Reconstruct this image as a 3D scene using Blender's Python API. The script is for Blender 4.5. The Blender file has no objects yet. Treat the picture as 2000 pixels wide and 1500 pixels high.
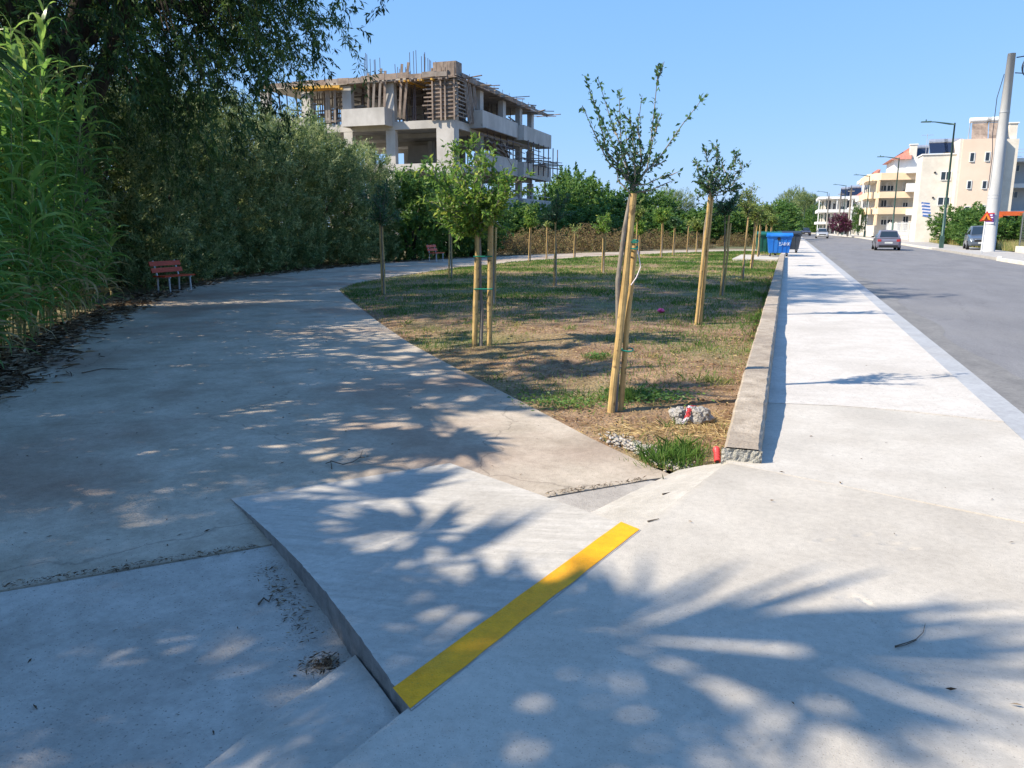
import bpy, math, random
import numpy as np
from mathutils import Vector, Matrix, noise
R = math.radians
random.seed(7); rng = np.random.default_rng(7)
S = bpy.context.scene
COL = S.collection

# ------------------------------------------------------------------ camera, sky, sun, exposure
FPX, HZ, VX, CH = 1500.0, 442.0, 1540.0, 1.6          # focal length in photo pixels, horizon row, road vanishing column, eye height
PITCH = math.atan((750 - HZ) / FPX)
YAW = math.atan((VX - 1000) / math.hypot(FPX, 750 - HZ))
cam = bpy.data.objects.new('camera', bpy.data.cameras.new('camera'))
COL.objects.link(cam)
cam.data.sensor_width = 36; cam.data.lens = 36 * FPX / 2000
cam.data.clip_start = .05; cam.data.clip_end = 6000
cam.location = (0, 0, CH); cam.rotation_euler = (math.pi / 2 - PITCH, 0, YAW)
S.camera = cam
SUN_EL, SUN_AZ = R(41), R(31)                          # shadows run towards +x, turned SUN_AZ towards +y
W = bpy.data.worlds.new('World'); S.world = W; W.use_nodes = True
nt = W.node_tree
sky = nt.nodes.new('ShaderNodeTexSky'); sky.sky_type = 'NISHITA'; sky.sun_disc = False
sky.sun_elevation = SUN_EL
to_sun = Vector((-math.cos(SUN_AZ) * math.cos(SUN_EL), -math.sin(SUN_AZ) * math.cos(SUN_EL), math.sin(SUN_EL)))
sky.sun_rotation = math.atan2(to_sun.x, to_sun.y)
sky.air_density = 1.0; sky.dust_density = 0.35; sky.ozone_density = 2.0; sky.altitude = 10
# the clear maritime sky of the photograph is flatter from zenith to horizon than the raw model: one response curve for the whole dome
sp_ = nt.nodes.new('ShaderNodeSeparateColor'); cb_ = nt.nodes.new('ShaderNodeCombineColor'); nt.links.new(sky.outputs[0], sp_.inputs[0])
for i_, (g_, k_) in enumerate(((.54, .88), (.36, 1.70), (.16, 3.75))):
    pw = nt.nodes.new('ShaderNodeMath'); pw.operation = 'POWER'; pw.inputs[1].default_value = g_; nt.links.new(sp_.outputs[i_], pw.inputs[0])
    ml = nt.nodes.new('ShaderNodeMath'); ml.operation = 'MULTIPLY'; ml.inputs[1].default_value = k_; nt.links.new(pw.outputs[0], ml.inputs[0]); nt.links.new(ml.outputs[0], cb_.inputs[i_])
nt.links.new(cb_.outputs[0], nt.nodes['Background'].inputs[0])
nt.nodes['Background'].inputs[1].default_value = 0.124
sl = bpy.data.lights.new('sun', 'SUN'); sl.energy = 4.7; sl.angle = R(0.53); sl.color = (1, .905, .76)
so = bpy.data.objects.new('sun', sl); COL.objects.link(so)
so.rotation_euler = (-to_sun).to_track_quat('-Z', 'Y').to_euler(); so.location = (-20, -10, 30)
S.view_settings.view_transform = 'Standard'; S.view_settings.look = 'None'
S.view_settings.exposure = 0.86; S.view_settings.gamma = 1
S.cycles.use_denoising = True
S.cycles.max_bounces = 8; S.cycles.transparent_max_bounces = 8; S.cycles.diffuse_bounces = 3

def ray(px, py):
    x = px - 1000; y = 750 - py
    f = FPX * math.cos(PITCH) + y * math.sin(PITCH); u = -FPX * math.sin(PITCH) + y * math.cos(PITCH)
    return Vector((x * math.cos(YAW) - f * math.sin(YAW), x * math.sin(YAW) + f * math.cos(YAW), u))
def gp(px, py, z=0.0):                                 # the place on the level z that the photo shows at a pixel
    r = ray(px, py); t = (z - CH) / r.z
    return Vector((r.x * t, r.y * t, z))
def onY(px, py, Y):                                    # the place on a facade at y = Y
    r = ray(px, py); t = Y / r.y
    return Vector((r.x * t, Y, CH + r.z * t))
def onX(px, py, X):
    r = ray(px, py); t = X / r.x
    return Vector((X, r.y * t, CH + r.z * t))

# ------------------------------------------------------------------ materials
MATS = {}
def nodes(name):
    m = bpy.data.materials.new(name); m.use_nodes = True
    t = m.node_tree; MATS[name] = m
    return m, t, t.nodes['Principled BSDF'], t.links
def add(t, kind, **kw):
    n = t.nodes.new(kind)
    for k, v in kw.items():
        if k.startswith('i_'):
            key = k[2:]; key = int(key) if key.isdigit() else key
            n.inputs[key].default_value = v
        else: setattr(n, k, v)
    return n
def c4(c): return (c[0], c[1], c[2], 1)
def ramp(t, stops):
    n = t.nodes.new('ShaderNodeValToRGB'); e = n.color_ramp.elements
    while len(e) < len(stops): e.new(.5)
    for el, (p, c) in zip(e, stops): el.position = p; el.color = c4(c)
    return n
def surf(name, a, b, scale=4.0, rough=.8, bump=.15, bscale=60, metal=0, specks=None, speck_scale=90, speck_t=.72, stretch=None, spec=.3, big=None, lo=.35, hi=.65, dist=.01, fine=None, crack=None):
    m, t, p, l = nodes(name)
    g = add(t, 'ShaderNodeNewGeometry'); src = g.outputs['Position']
    if stretch:
        mp = add(t, 'ShaderNodeMapping'); mp.inputs['Scale'].default_value = stretch[:3]
        if len(stretch) > 3: mp.inputs['Rotation'].default_value = (0, 0, stretch[3])
        l.new(src, mp.inputs[0]); ssrc = mp.outputs[0]
    else: ssrc = src
    n = add(t, 'ShaderNodeTexNoise'); n.inputs['Scale'].default_value = scale; n.inputs['Detail'].default_value = 8; n.inputs['Roughness'].default_value = .62
    l.new(ssrc, n.inputs['Vector'])
    r = ramp(t, [(lo, a), (hi, b)]); l.new(n.outputs[0], r.inputs[0]); out = r.outputs[0]
    if big:                                             # (colour, scale, amount): broad stains
        n3 = add(t, 'ShaderNodeTexNoise'); n3.inputs['Scale'].default_value = big[1]; n3.inputs['Detail'].default_value = 5
        l.new(src, n3.inputs['Vector'])
        r3 = ramp(t, [(.48, (0, 0, 0)), (.68, (big[2],) * 3)]); l.new(n3.outputs[0], r3.inputs[0])
        mx = add(t, 'ShaderNodeMix', data_type='RGBA'); mx.inputs['B'].default_value = c4(big[0])
        l.new(r3.outputs[0], mx.inputs['Factor']); l.new(out, mx.inputs['A']); out = mx.outputs['Result']
    if fine:                                            # fine mottling of the cement skin
        n4 = add(t, 'ShaderNodeTexNoise'); n4.inputs['Scale'].default_value = fine[0]; n4.inputs['Detail'].default_value = 9; n4.inputs['Roughness'].default_value = .75
        l.new(src, n4.inputs['Vector'])
        r4 = ramp(t, [(.36, (1 - fine[1],) * 3), (.62, (1 + 0 * fine[1],) * 3)]); l.new(n4.outputs[0], r4.inputs[0])
        mx = add(t, 'ShaderNodeMix', data_type='RGBA', blend_type='MULTIPLY'); mx.inputs['Factor'].default_value = 1
        l.new(out, mx.inputs['A']); l.new(r4.outputs[0], mx.inputs['B']); out = mx.outputs['Result']
    if crack:                                           # hairline shrinkage cracks: (cells per metre, half-width, darkness)
        nd = add(t, 'ShaderNodeTexNoise'); nd.inputs['Scale'].default_value = 2.2; nd.inputs['Detail'].default_value = 6; l.new(src, nd.inputs['Vector'])
        vm = add(t, 'ShaderNodeVectorMath', operation='MULTIPLY_ADD'); vm.inputs[1].default_value = (.55, .55, .55); l.new(nd.outputs['Color'], vm.inputs[0]); l.new(src, vm.inputs[2])
        vo = add(t, 'ShaderNodeTexVoronoi', feature='DISTANCE_TO_EDGE'); vo.inputs['Scale'].default_value = crack[0]; l.new(vm.outputs[0], vo.inputs['Vector'])
        rc = ramp(t, [(0, (1 - crack[2],) * 3), (crack[1], (1, 1, 1))]); l.new(vo.outputs['Distance'], rc.inputs[0])
        mx = add(t, 'ShaderNodeMix', data_type='RGBA', blend_type='MULTIPLY'); mx.inputs['Factor'].default_value = 1
        l.new(out, mx.inputs['A']); l.new(rc.outputs[0], mx.inputs['B']); out = mx.outputs['Result']
    if specks:
        n2 = add(t, 'ShaderNodeTexNoise'); n2.inputs['Scale'].default_value = speck_scale; n2.inputs['Detail'].default_value = 3
        l.new(src, n2.inputs['Vector'])
        r2 = ramp(t, [(speck_t - .06, (0, 0, 0)), (speck_t, (.8, .8, .8))]); l.new(n2.outputs[0], r2.inputs[0])
        mx = add(t, 'ShaderNodeMix', data_type='RGBA'); mx.inputs['B'].default_value = c4(specks)
        l.new(r2.outputs[0], mx.inputs['Factor']); l.new(out, mx.inputs['A']); out = mx.outputs['Result']
    l.new(out, p.inputs['Base Color'])
    p.inputs['Roughness'].default_value = rough; p.inputs['Metallic'].default_value = metal
    p.inputs['Specular IOR Level'].default_value = spec
    if bump:
        nb = add(t, 'ShaderNodeTexNoise'); nb.inputs['Scale'].default_value = bscale; nb.inputs['Detail'].default_value = 6
        l.new(ssrc, nb.inputs['Vector'])
        bm = add(t, 'ShaderNodeBump'); bm.inputs['Strength'].default_value = bump; bm.inputs['Distance'].default_value = dist
        l.new(nb.outputs[0], bm.inputs['Height']); l.new(bm.outputs[0], p.inputs['Normal'])
    return m
def foliage(name, stops, trans=.35, rough=.5, spec=.35):
    m, t, p, l = nodes(name)
    a = add(t, 'ShaderNodeAttribute', attribute_name='tint')
    r = ramp(t, stops); l.new(a.outputs['Fac'], r.inputs[0])
    l.new(r.outputs[0], p.inputs['Base Color'])
    p.inputs['Roughness'].default_value = rough; p.inputs['Specular IOR Level'].default_value = spec
    tr = add(t, 'ShaderNodeBsdfTranslucent')
    hs = add(t, 'ShaderNodeHueSaturation'); hs.inputs['Value'].default_value = 1.5; hs.inputs['Hue'].default_value = .485
    l.new(r.outputs[0], hs.inputs['Color']); l.new(hs.outputs[0], tr.inputs[0])
    mx = add(t, 'ShaderNodeMixShader'); mx.inputs[0].default_value = trans
    l.new(p.outputs[0], mx.inputs[1]); l.new(tr.outputs[0], mx.inputs[2])
    l.new(mx.outputs[0], t.nodes['Material Output'].inputs[0])
    return m
def flat(name, c, rough=.6, metal=0, spec=.4, var=.12, scale=3):
    a = tuple(x * (1 - var) for x in c); b = tuple(min(1, x * (1 + var)) for x in c)
    return surf(name, a, b, scale, rough, 0, metal=metal, spec=spec)
def glass(name, c=(.02, .03, .04)):
    m, t, p, l = nodes(name)
    p.inputs['Base Color'].default_value = c4(c); p.inputs['Roughness'].default_value = .06; p.inputs['Specular IOR Level'].default_value = .7
    return m

M = {}
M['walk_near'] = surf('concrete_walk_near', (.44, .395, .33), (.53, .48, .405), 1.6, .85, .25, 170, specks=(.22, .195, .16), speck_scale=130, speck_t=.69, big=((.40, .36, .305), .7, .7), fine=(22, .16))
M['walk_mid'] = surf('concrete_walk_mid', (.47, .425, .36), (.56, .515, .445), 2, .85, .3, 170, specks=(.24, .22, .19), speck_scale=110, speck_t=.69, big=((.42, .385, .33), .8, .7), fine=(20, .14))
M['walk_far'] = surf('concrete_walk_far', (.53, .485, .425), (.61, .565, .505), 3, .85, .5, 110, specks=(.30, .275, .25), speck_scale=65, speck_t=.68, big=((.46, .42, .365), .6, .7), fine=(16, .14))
M['path'] = surf('concrete_path', (.38, .315, .235), (.54, .455, .355), 2.0, .85, .45, 120, specks=(.12, .10, .075), speck_scale=85, speck_t=.69, big=((.28, .18, .125), .45, .8), fine=(18, .22), crack=(.30, .0016, .35))
M['apron'] = surf('concrete_apron', (.37, .335, .285), (.50, .455, .395), 2.4, .85, .5, 110, specks=(.14, .125, .11), speck_scale=80, speck_t=.69, big=((.31, .27, .23), 1.1, .6), fine=(18, .2))
M['wedge'] = surf('concrete_wedge', (.42, .385, .33), (.52, .48, .42), 3, .85, .5, 90, specks=(.2, .18, .15), speck_scale=80, speck_t=.70, fine=(20, .18))
M['ramp'] = surf('concrete_ramp', (.44, .405, .35), (.53, .49, .43), 4, .88, .30, 16, stretch=(.35, 5, 1, -R(48)), specks=(.22, .20, .17), speck_scale=140, speck_t=.69, big=((.38, .345, .295), .9, .75), fine=(20, .18), spec=.15)
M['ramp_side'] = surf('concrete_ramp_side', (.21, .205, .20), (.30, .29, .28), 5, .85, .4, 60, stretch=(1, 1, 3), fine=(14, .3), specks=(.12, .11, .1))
M['kerb'] = surf('kerb_concrete', (.33, .335, .34), (.42, .425, .43), 2, .85, .3, 90, specks=(.2, .2, .2), big=((.36, .345, .325), .8, .6), fine=(16, .15))
M['wall'] = surf('old_wall_concrete', (.33, .265, .195), (.50, .42, .325), 5, .9, .7, 45, specks=(.16, .13, .10), speck_scale=60, speck_t=.67, big=((.27, .22, .17), 1.2, .75), fine=(14, .25))
M['plaster'] = surf('rough_plaster', (.30, .29, .25), (.40, .385, .34), 14, .95, 1.0, 60, specks=(.2, .19, .17), speck_scale=60, speck_t=.66, dist=.03)
M['yellow'] = surf('yellow_paint', (.86, .36, .004), (.93, .42, .006), 5, .6, .35, 130, specks=(.52, .29, .03), speck_scale=110, speck_t=.69, fine=(16, .22), big=((.66, .33, .02), 3.5, .7))
M['soil'] = surf('soil', (.175, .098, .05), (.40, .262, .15), 3.2, .95, 1.0, 30, specks=(.50, .42, .32), speck_scale=45, speck_t=.69, big=((.16, .19, .065), .33, .8), dist=.04, fine=(30, .25))
M['ground'] = surf('ground_earth', (.11, .085, .05), (.20, .17, .09), 1.3, .95, .8, 20, big=((.07, .09, .03), .09, .8), dist=.03)
M['dirt'] = surf('joint_dirt', (.04, .03, .02), (.10, .075, .05), 30, 1, .8, 80)
M['road'] = surf('asphalt', (.165, .16, .162), (.215, .21, .212), 1.2, .85, .5, 120, specks=(.30, .285, .27), speck_scale=110, speck_t=.64, big=((.235, .225, .215), .3, .6), stretch=(1, .25, 1), fine=(25, .25), crack=(.22, .003, .3))
M['roaddust'] = surf('road_edge_dust', (.185, .178, .17), (.25, .24, .225), 3, .9, .5, 90, specks=(.13, .12, .115), stretch=(1, .4, 1), fine=(20, .3))
M['pave2'] = surf('far_pavement', (.33, .31, .285), (.42, .395, .36), 2, .9, .2, 40)
M['kerb2'] = flat('far_kerb', (.60, .55, .47), .8, scale=2)
M['stake'] = surf('stake_wood', (.42, .265, .095), (.62, .43, .18), 3, .75, .4, 18, stretch=(9, 9, .8), specks=(.16, .10, .045), speck_scale=14, speck_t=.68, fine=(9, .25))
M['bark'] = surf('grey_bark', (.15, .125, .10), (.29, .25, .20), 20, .9, .8, 30, stretch=(1, 1, .3))
M['darkbark'] = surf('dark_bark', (.035, .028, .02), (.085, .066, .05), 8, .95, 1, 14, stretch=(1, 1, .3), dist=.05)
M['twig'] = surf('dry_twig', (.07, .05, .035), (.15, .11, .075), 30, .9, .3, 60)
M['greentie'] = flat('green_tie', (.02, .25, .16), .5)
M['redwood'] = surf('red_slat', (.40, .04, .012), (.54, .065, .02), 5, .45, .2, 40, stretch=(6, .6, 6))
M['steel'] = flat('grey_steel', (.45, .47, .50), .45, .3)
M['conc'] = surf('raw_concrete', (.42, .39, .355), (.56, .525, .48), .9, .9, .2, 9, big=((.36, .335, .30), .35, .6), stretch=(1, 1, .6))
M['plank'] = surf('form_plank', (.23, .175, .14), (.41, .315, .25), 1.2, .85, .2, 20, fine=(3, .4))
M['plank2'] = surf('grey_plank', (.20, .165, .14), (.33, .28, .24), 1.5, .85, .2, 20)
M['formyel'] = flat('yellow_beam', (.60, .33, .05), .6)
M['prop'] = flat('steel_prop', (.13, .10, .10), .6, .2)
M['rebar'] = flat('rebar', (.06, .05, .05), .7, .2)
M['cream'] = surf('cream_render', (.70, .635, .535), (.76, .70, .60), .6, .85, .08, 30, fine=(1.2, .1))
M['peach'] = surf('peach_render', (.76, .575, .44), (.83, .65, .51), .35, .85, .08, 30)
M['orange'] = surf('orange_render', (.74, .54, .35), (.81, .61, .41), .5, .85, .08, 30)
M['white'] = surf('white_render', (.70, .69, .66), (.80, .79, .76), .8, .8, .05, 30)
M['greyw'] = surf('grey_render', (.42, .41, .40), (.50, .49, .47), .8, .8, .05, 30)
M['frame'] = flat('white_frame', (.72, .72, .70), .5)
M['shutter'] = flat('shutter', (.60, .57, .50), .6)
M['tile'] = surf('roof_tile', (.38, .15, .11), (.50, .23, .17), 4, .8, .6, 12)
M['glass'] = glass('window_glass')
M['tank'] = flat('tank_metal', (.5, .5, .52), .35, .6)
M['panel'] = glass('solar_panel', (.015, .02, .04))
M['lampgreen'] = flat('lamp_green', (.05, .10, .085), .5, .2)
M['mast'] = surf('concrete_mast', (.40, .40, .40), (.50, .50, .49), 3, .75, .1, 40, stretch=(1, 1, .2))
M['wood_pole'] = surf('utility_pole', (.27, .25, .22), (.38, .35, .31), 3, .85, .1, 30, stretch=(1, 1, .1))
M['black'] = flat('black_rubber', (.012, .012, .013), .7)
M['cable'] = flat('cable', (.02, .03, .05), .6)
M['rim'] = flat('wheel_rim', (.45, .45, .47), .35, .7)
M['blue'] = surf('bin_blue', (.010, .125, .48), (.018, .17, .56), 3, .42, .05, 30, big=((.04, .20, .50), 1.5, .5))
M['green'] = surf('bin_green', (.01, .085, .06), (.015, .12, .085), 3, .45, .05, 30)
M['darkbin'] = surf('bin_dark', (.02, .03, .045), (.035, .045, .06), 3, .5, .05, 30)
M['chalk'] = flat('white_lettering', (.65, .70, .74), .7)
M['orangesign'] = flat('sign_orange', (.80, .22, .03), .5)
M['redsign'] = flat('sign_red', (.48, .035, .025), .5)
M['purple'] = flat('poster_purple', (.10, .03, .19), .6)
M['poster_white'] = flat('poster_white', (.72, .68, .72), .6)
M['banner'] = flat('orange_banner', (.62, .12, .03), .6)
M['flagblue'] = flat('flag_blue', (.06, .16, .42), .7)
M['redplastic'] = flat('red_plastic', (.62, .06, .06), .45)
M['tape'] = flat('white_tape', (.72, .62, .62), .5)
M['pink'] = flat('pink_litter', (.72, .08, .28), .5)
M['rock'] = surf('rubble', (.24, .225, .20), (.46, .43, .39), 26, .95, 1, 60, specks=(.12, .11, .1), speck_scale=80, speck_t=.63, dist=.02)
M['stone'] = surf('gravel', (.25, .215, .17), (.50, .45, .385), 30, .95, .5, 60)
M['wire'] = flat('fence_wire', (.16, .17, .17), .5, .4)
M['taillight'] = flat('tail_light', (.40, .03, .03), .25)
M['headlight'] = flat('head_light', (.65, .66, .68), .2)
M['plate'] = flat('number_plate', (.62, .63, .60), .5)
def paint(name, c):
    m, t, p, l = nodes(name); p.inputs['Base Color'].default_value = c4(c); p.inputs['Metallic'].default_value = .35
    p.inputs['Roughness'].default_value = .35; p.inputs['Coat Weight'].default_value = .6; p.inputs['Coat Roughness'].default_value = .08
    return m
M['cargrey'] = paint('car_grey', (.20, .19, .23)); M['carblue'] = paint('car_bluegrey', (.11, .135, .17)); M['carsilver'] = paint('car_silver', (.50, .48, .45)); M['cardark'] = paint('car_dark', (.07, .06, .065))
M['reed'] = foliage('reed_leaf', [(0, (.045, .125, .03)), (.5, (.125, .27, .055)), (.86, (.29, .44, .10)), (.97, (.40, .33, .15))], .46, .38, .5)
M['reedstem'] = surf('reed_stem', (.12, .15, .05), (.25, .24, .10), 6, .6, .1, 40)
M['bigleaf'] = foliage('weeping_leaf', [(0, (.025, .06, .018)), (.6, (.06, .125, .032)), (1, (.16, .24, .055))], .36)
M['olive'] = foliage('olive_leaf', [(0, (.045, .085, .026)), (.5, (.14, .21, .07)), (1, (.50, .54, .25))], .30)
M['fig'] = foliage('broad_leaf', [(0, (0.0375, 0.0975, 0.0225)), (.6, (0.0938, 0.194, 0.04)), (1, (0.2, 0.3, 0.0688))], .36)
M['young'] = foliage('young_leaf', [(0, (.035, .09, .04)), (.6, (.075, .16, .06)), (1, (.20, .27, .08))], .34)
M['bright'] = foliage('locust_leaf', [(0, (0.054, 0.132, 0.0264)), (.6, (0.132, 0.252, 0.0432)), (1, (0.36, 0.408, 0.072))], .40)
M['willow'] = foliage('feathery_leaf', [(0, (0.0805, 0.138, 0.0345)), (.6, (0.172, 0.241, 0.0575)), (1, (0.322, 0.356, 0.103))], .36)
M['grass'] = foliage('grass_blade', [(0, (0.058, 0.138, 0.0232)), (.35, (0.123, 0.217, 0.0435)), (.6, (0.304, 0.304, 0.0943)), (1, (0.638, 0.493, 0.232))], .3, .7, .2)
M['straw'] = foliage('straw', [(0, (.20, .13, .06)), (.5, (.40, .28, .12)), (1, (.60, .47, .25))], .15, .8, .2)
M['litter'] = foliage('leaf_litter', [(0, (.05, .033, .02)), (.6, (.14, .095, .055)), (1, (.42, .33, .22))], .1, .85, .2)
M['bramble'] = foliage('dry_vine', [(0, (0.091, 0.065, 0.0286)), (.4, (0.221, 0.15, 0.065)), (.7, (0.325, 0.24, 0.111)), (1, (0.143, 0.195, 0.052))], .2, .8, .2)
M['palm'] = foliage('palm_leaf', [(0, (.03, .075, .02)), (1, (.09, .14, .04))], .25)
M['bloom'] = foliage('bougainvillea', [(0, (.03, .08, .02)), (.5, (.12, .03, .07)), (1, (.30, .06, .17))], .3)

# ------------------------------------------------------------------ mesh and object helpers
def put(name, me, m, parent=None, loc=(0, 0, 0), rot=None):
    if m is not None and not me.materials: me.materials.append(m)
    o = bpy.data.objects.new(name, me); COL.objects.link(o); o.location = loc
    if rot: o.rotation_euler = rot
    if parent: o.parent = parent
    return o
def tag(o, label=None, cat=None, group=None, kind=None):
    if label: o['label'] = label
    if cat: o['category'] = cat
    if group: o['group'] = group
    if kind: o['kind'] = kind
    return o
def thing(name, label, cat, loc=(0, 0, 0), rz=0, group=None, scale=1):
    o = bpy.data.objects.new(name, None); COL.objects.link(o); o.location = loc; o.rotation_euler = (0, 0, rz); o.scale = (scale,) * 3
    o.empty_display_size = .2
    return tag(o, label, cat, group)
class MB:
    def __init__(s): s.v = []; s.f = []
    def box(s, a, b):
        (x0, y0, z0), (x1, y1, z1) = a, b; n = len(s.v)
        s.v += [(x0, y0, z0), (x1, y0, z0), (x1, y1, z0), (x0, y1, z0), (x0, y0, z1), (x1, y0, z1), (x1, y1, z1), (x0, y1, z1)]
        s.f += [tuple(n + i for i in q) for q in ((3, 2, 1, 0), (4, 5, 6, 7), (0, 1, 5, 4), (1, 2, 6, 5), (2, 3, 7, 6), (3, 0, 4, 7))]
        return s
    def hexa(s, pts):
        n = len(s.v); s.v += [tuple(p) for p in pts]
        s.f += [tuple(n + i for i in q) for q in ((3, 2, 1, 0), (4, 5, 6, 7), (0, 1, 5, 4), (1, 2, 6, 5), (2, 3, 7, 6), (3, 0, 4, 7))]
        return s
    def tube(s, pts, rad, seg=8, cap=True):
        pts = [Vector(p) for p in pts]
        if not hasattr(rad, '__len__'): rad = [rad] * len(pts)
        up = Vector((.12, .3, .95)) if abs((pts[-1] - pts[0]).normalized().z) < .9 else Vector((1, .1, 0)); n0 = len(s.v)
        for i, p in enumerate(pts):
            d = (pts[min(i + 1, len(pts) - 1)] - pts[max(i - 1, 0)]).normalized()
            x = d.cross(up).normalized(); y = d.cross(x)
            for k in range(seg):
                a = 2 * math.pi * k / seg; s.v.append(tuple(p + (x * math.cos(a) + y * math.sin(a)) * rad[i]))
        for i in range(len(pts) - 1):
            for k in range(seg):
                a = n0 + i * seg; k2 = (k + 1) % seg
                s.f.append((a + k, a + k2, a + seg + k2, a + seg + k))
        if cap:
            s.f.append(tuple(n0 + k for k in range(seg))); s.f.append(tuple(n0 + (len(pts) - 1) * seg + seg - 1 - k for k in range(seg)))
        return s
    def slab(s, poly, z1, z0):
        n = len(s.v); k = len(poly)
        zt = [(p[2] if len(p) > 2 else z1) for p in poly]
        s.v += [(p[0], p[1], z) for p, z in zip(poly, zt)] + [(p[0], p[1], z0) for p in poly]
        s.f.append(tuple(range(n, n + k)))
        for i in range(k): s.f.append((n + i, n + k + i, n + k + (i + 1) % k, n + (i + 1) % k))
        return s
    def poly(s, pts):
        n = len(s.v); s.v += [tuple(p) for p in pts]; s.f.append(tuple(range(n, n + len(pts)))); return s
    def mesh(s, name, smooth=False):
        me = bpy.data.meshes.new(name); me.from_pydata(s.v, [], s.f)
        if smooth: me.polygons.foreach_set('use_smooth', [True] * len(me.polygons))
        me.update(); return me
    def build(s, name, m, parent=None, loc=(0, 0, 0), rot=None, smooth=False): return put(name, s.mesh(name, smooth), m, parent, loc, rot)
def quads(name, V, F, tint=None):
    V = np.ascontiguousarray(V, dtype=np.float32).reshape(-1, 3); F = np.ascontiguousarray(F, dtype=np.int32); k = F.shape[1]
    me = bpy.data.meshes.new(name)
    me.vertices.add(len(V)); me.vertices.foreach_set('co', V.ravel())
    me.loops.add(F.size); me.loops.foreach_set('vertex_index', F.ravel())
    me.polygons.add(len(F)); me.polygons.foreach_set('loop_start', np.arange(0, F.size, k, dtype=np.int32))
    if tint is not None:
        at = me.attributes.new('tint', 'FLOAT', 'FACE'); at.data.foreach_set('value', np.ascontiguousarray(tint, dtype=np.float32))
    me.update(calc_edges=True); return me
def norm(a): return a / np.maximum(np.linalg.norm(a, axis=-1, keepdims=True), 1e-9)
class Leaves:                                           # collects kite-shaped leaves
    def __init__(s): s.P = []; s.D = []; s.L = []; s.T = []
    def add(s, P, D, L, T): s.P.append(np.asarray(P)); s.D.append(np.asarray(D)); s.L.append(np.asarray(L)); s.T.append(np.asarray(T))
    def mesh(s, name, aspect=.3, belly=.45, fold=.25):
        P = np.concatenate(s.P); D = norm(np.concatenate(s.D)); L = np.concatenate(s.L)[:, None]; T = np.concatenate(s.T); n = len(P)
        U = norm(rng.normal(size=(n, 3)) * .8 + [0, 0, 1.0]); X = norm(np.cross(D, U)); N = np.cross(X, D)
        w = L * aspect * .5
        V = np.stack([P, P + D * L * belly + X * w + N * w * fold, P + D * L - N * L * .08, P + D * L * belly - X * w + N * w * fold], 1)
        return quads(name, V, np.arange(n * 4).reshape(n, 4), T)
def along(lv, pts, n, L, spread=.9, jit=.02, tb=.5, tv=.25, t0=0.0, droop=0.0, fwd=.6):
    pts = np.asarray([tuple(p) for p in pts], float); seg = np.diff(pts, axis=0); ln = np.linalg.norm(seg, axis=1); cum = np.concatenate([[0], np.cumsum(ln)])
    u = np.sort(rng.uniform(t0, 1, n)) * cum[-1]; i = np.clip(np.searchsorted(cum, u) - 1, 0, len(seg) - 1)
    p = pts[i] + seg[i] * ((u - cum[i]) / np.maximum(ln[i], 1e-6))[:, None]
    d = norm(seg[i]); D = d * fwd + rng.normal(size=(n, 3)) * spread * .7; D[:, 2] -= droop
    lv.add(p + rng.normal(size=(n, 3)) * jit, D, L * rng.uniform(.6, 1.2, n), np.clip(rng.normal(tb, tv, n), 0, 1))
CUBES = {}
def piece(name, m, parent, a, b=None, size=None, rot=None):  # a plain block between two corners, or centred at a with a size; alike blocks share a mesh
    k = m.name
    if k not in CUBES:
        me = MB().box((-.5, -.5, -.5), (.5, .5, .5)).mesh('block_' + k); me.materials.append(m); CUBES[k] = me
    o = bpy.data.objects.new(name, CUBES[k]); COL.objects.link(o); o.parent = parent
    if size is None:
        o.location = [(x + y) / 2 for x, y in zip(a, b)]; o.scale = [abs(y - x) for x, y in zip(a, b)]
    else: o.location = a; o.scale = size
    if rot: o.rotation_euler = rot
    return o
def copy_tree(o, parent=None):
    c = o.copy(); COL.objects.link(c); c.parent = parent
    for ch in list(o.children): copy_tree(ch, c)
    return c
def inpoly(x, y, poly):
    ins = np.zeros(len(x), bool); j = len(poly) - 1
    for i in range(len(poly)):
        xi, yi = poly[i][:2]; xj, yj = poly[j][:2]
        c = ((yi > y) != (yj > y)) & (x < (xj - xi) * (y - yi) / (yj - yi + 1e-12) + xi); ins ^= c; j = i
    return ins
def polydist(x, y, line):
    best = np.full(len(x), 1e9)
    for (ax, ay), (bx, by) in zip(line[:-1], line[1:]):
        dx, dy = bx - ax, by - ay; t = np.clip(((x - ax) * dx + (y - ay) * dy) / (dx * dx + dy * dy), 0, 1)
        best = np.minimum(best, np.hypot(x - ax - t * dx, y - ay - t * dy))
    return best
def vnoise(x, y, s, seed=0): return np.array([noise.noise(Vector((a * s, b * s, seed))) for a, b in zip(x, y)])

# ------------------------------------------------------------------ the setting: ground, path, garden, sidewalk, road
PZ = -.20                                               # level of the park path below the sidewalk
tag(MB().poly([(-3000, -3000, -.30), (3000, -3000, -.30), (3000, 3000, -.30), (-3000, 3000, -.30)]).build('ground', M['ground']), kind='structure')
GB = [(-.62, 5.45), (-.88, 5.67), (-1.5, 6.3), (-2.42, 7.33), (-3.9, 8.95), (-5.5, 10.75), (-7.3, 13.0), (-9.3, 15.6), (-11.0, 17.8), (-12.3, 19.6), (-13.1, 21.8), (-13.6, 25.2), (-13.7, 31), (-13.3, 37.5), (-11.8, 43.5), (-9.6, 49), (-7.2, 54), (-4.7, 57.6), (-.4, 60.5)]
OUT = [(-6.0, -6), (-7.0, 2.0), (-8.2, 5.9), (-10.2, 8.2), (-12.1, 10.5), (-14.5, 14.2), (-16.6, 17.2), (-18.2, 22.1), (-18.9, 28), (-19.0, 33), (-18.4, 39), (-16.2, 46), (-13, 52.5), (-9.2, 58.6), (-5.5, 63.0), (-.4, 66)]
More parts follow.
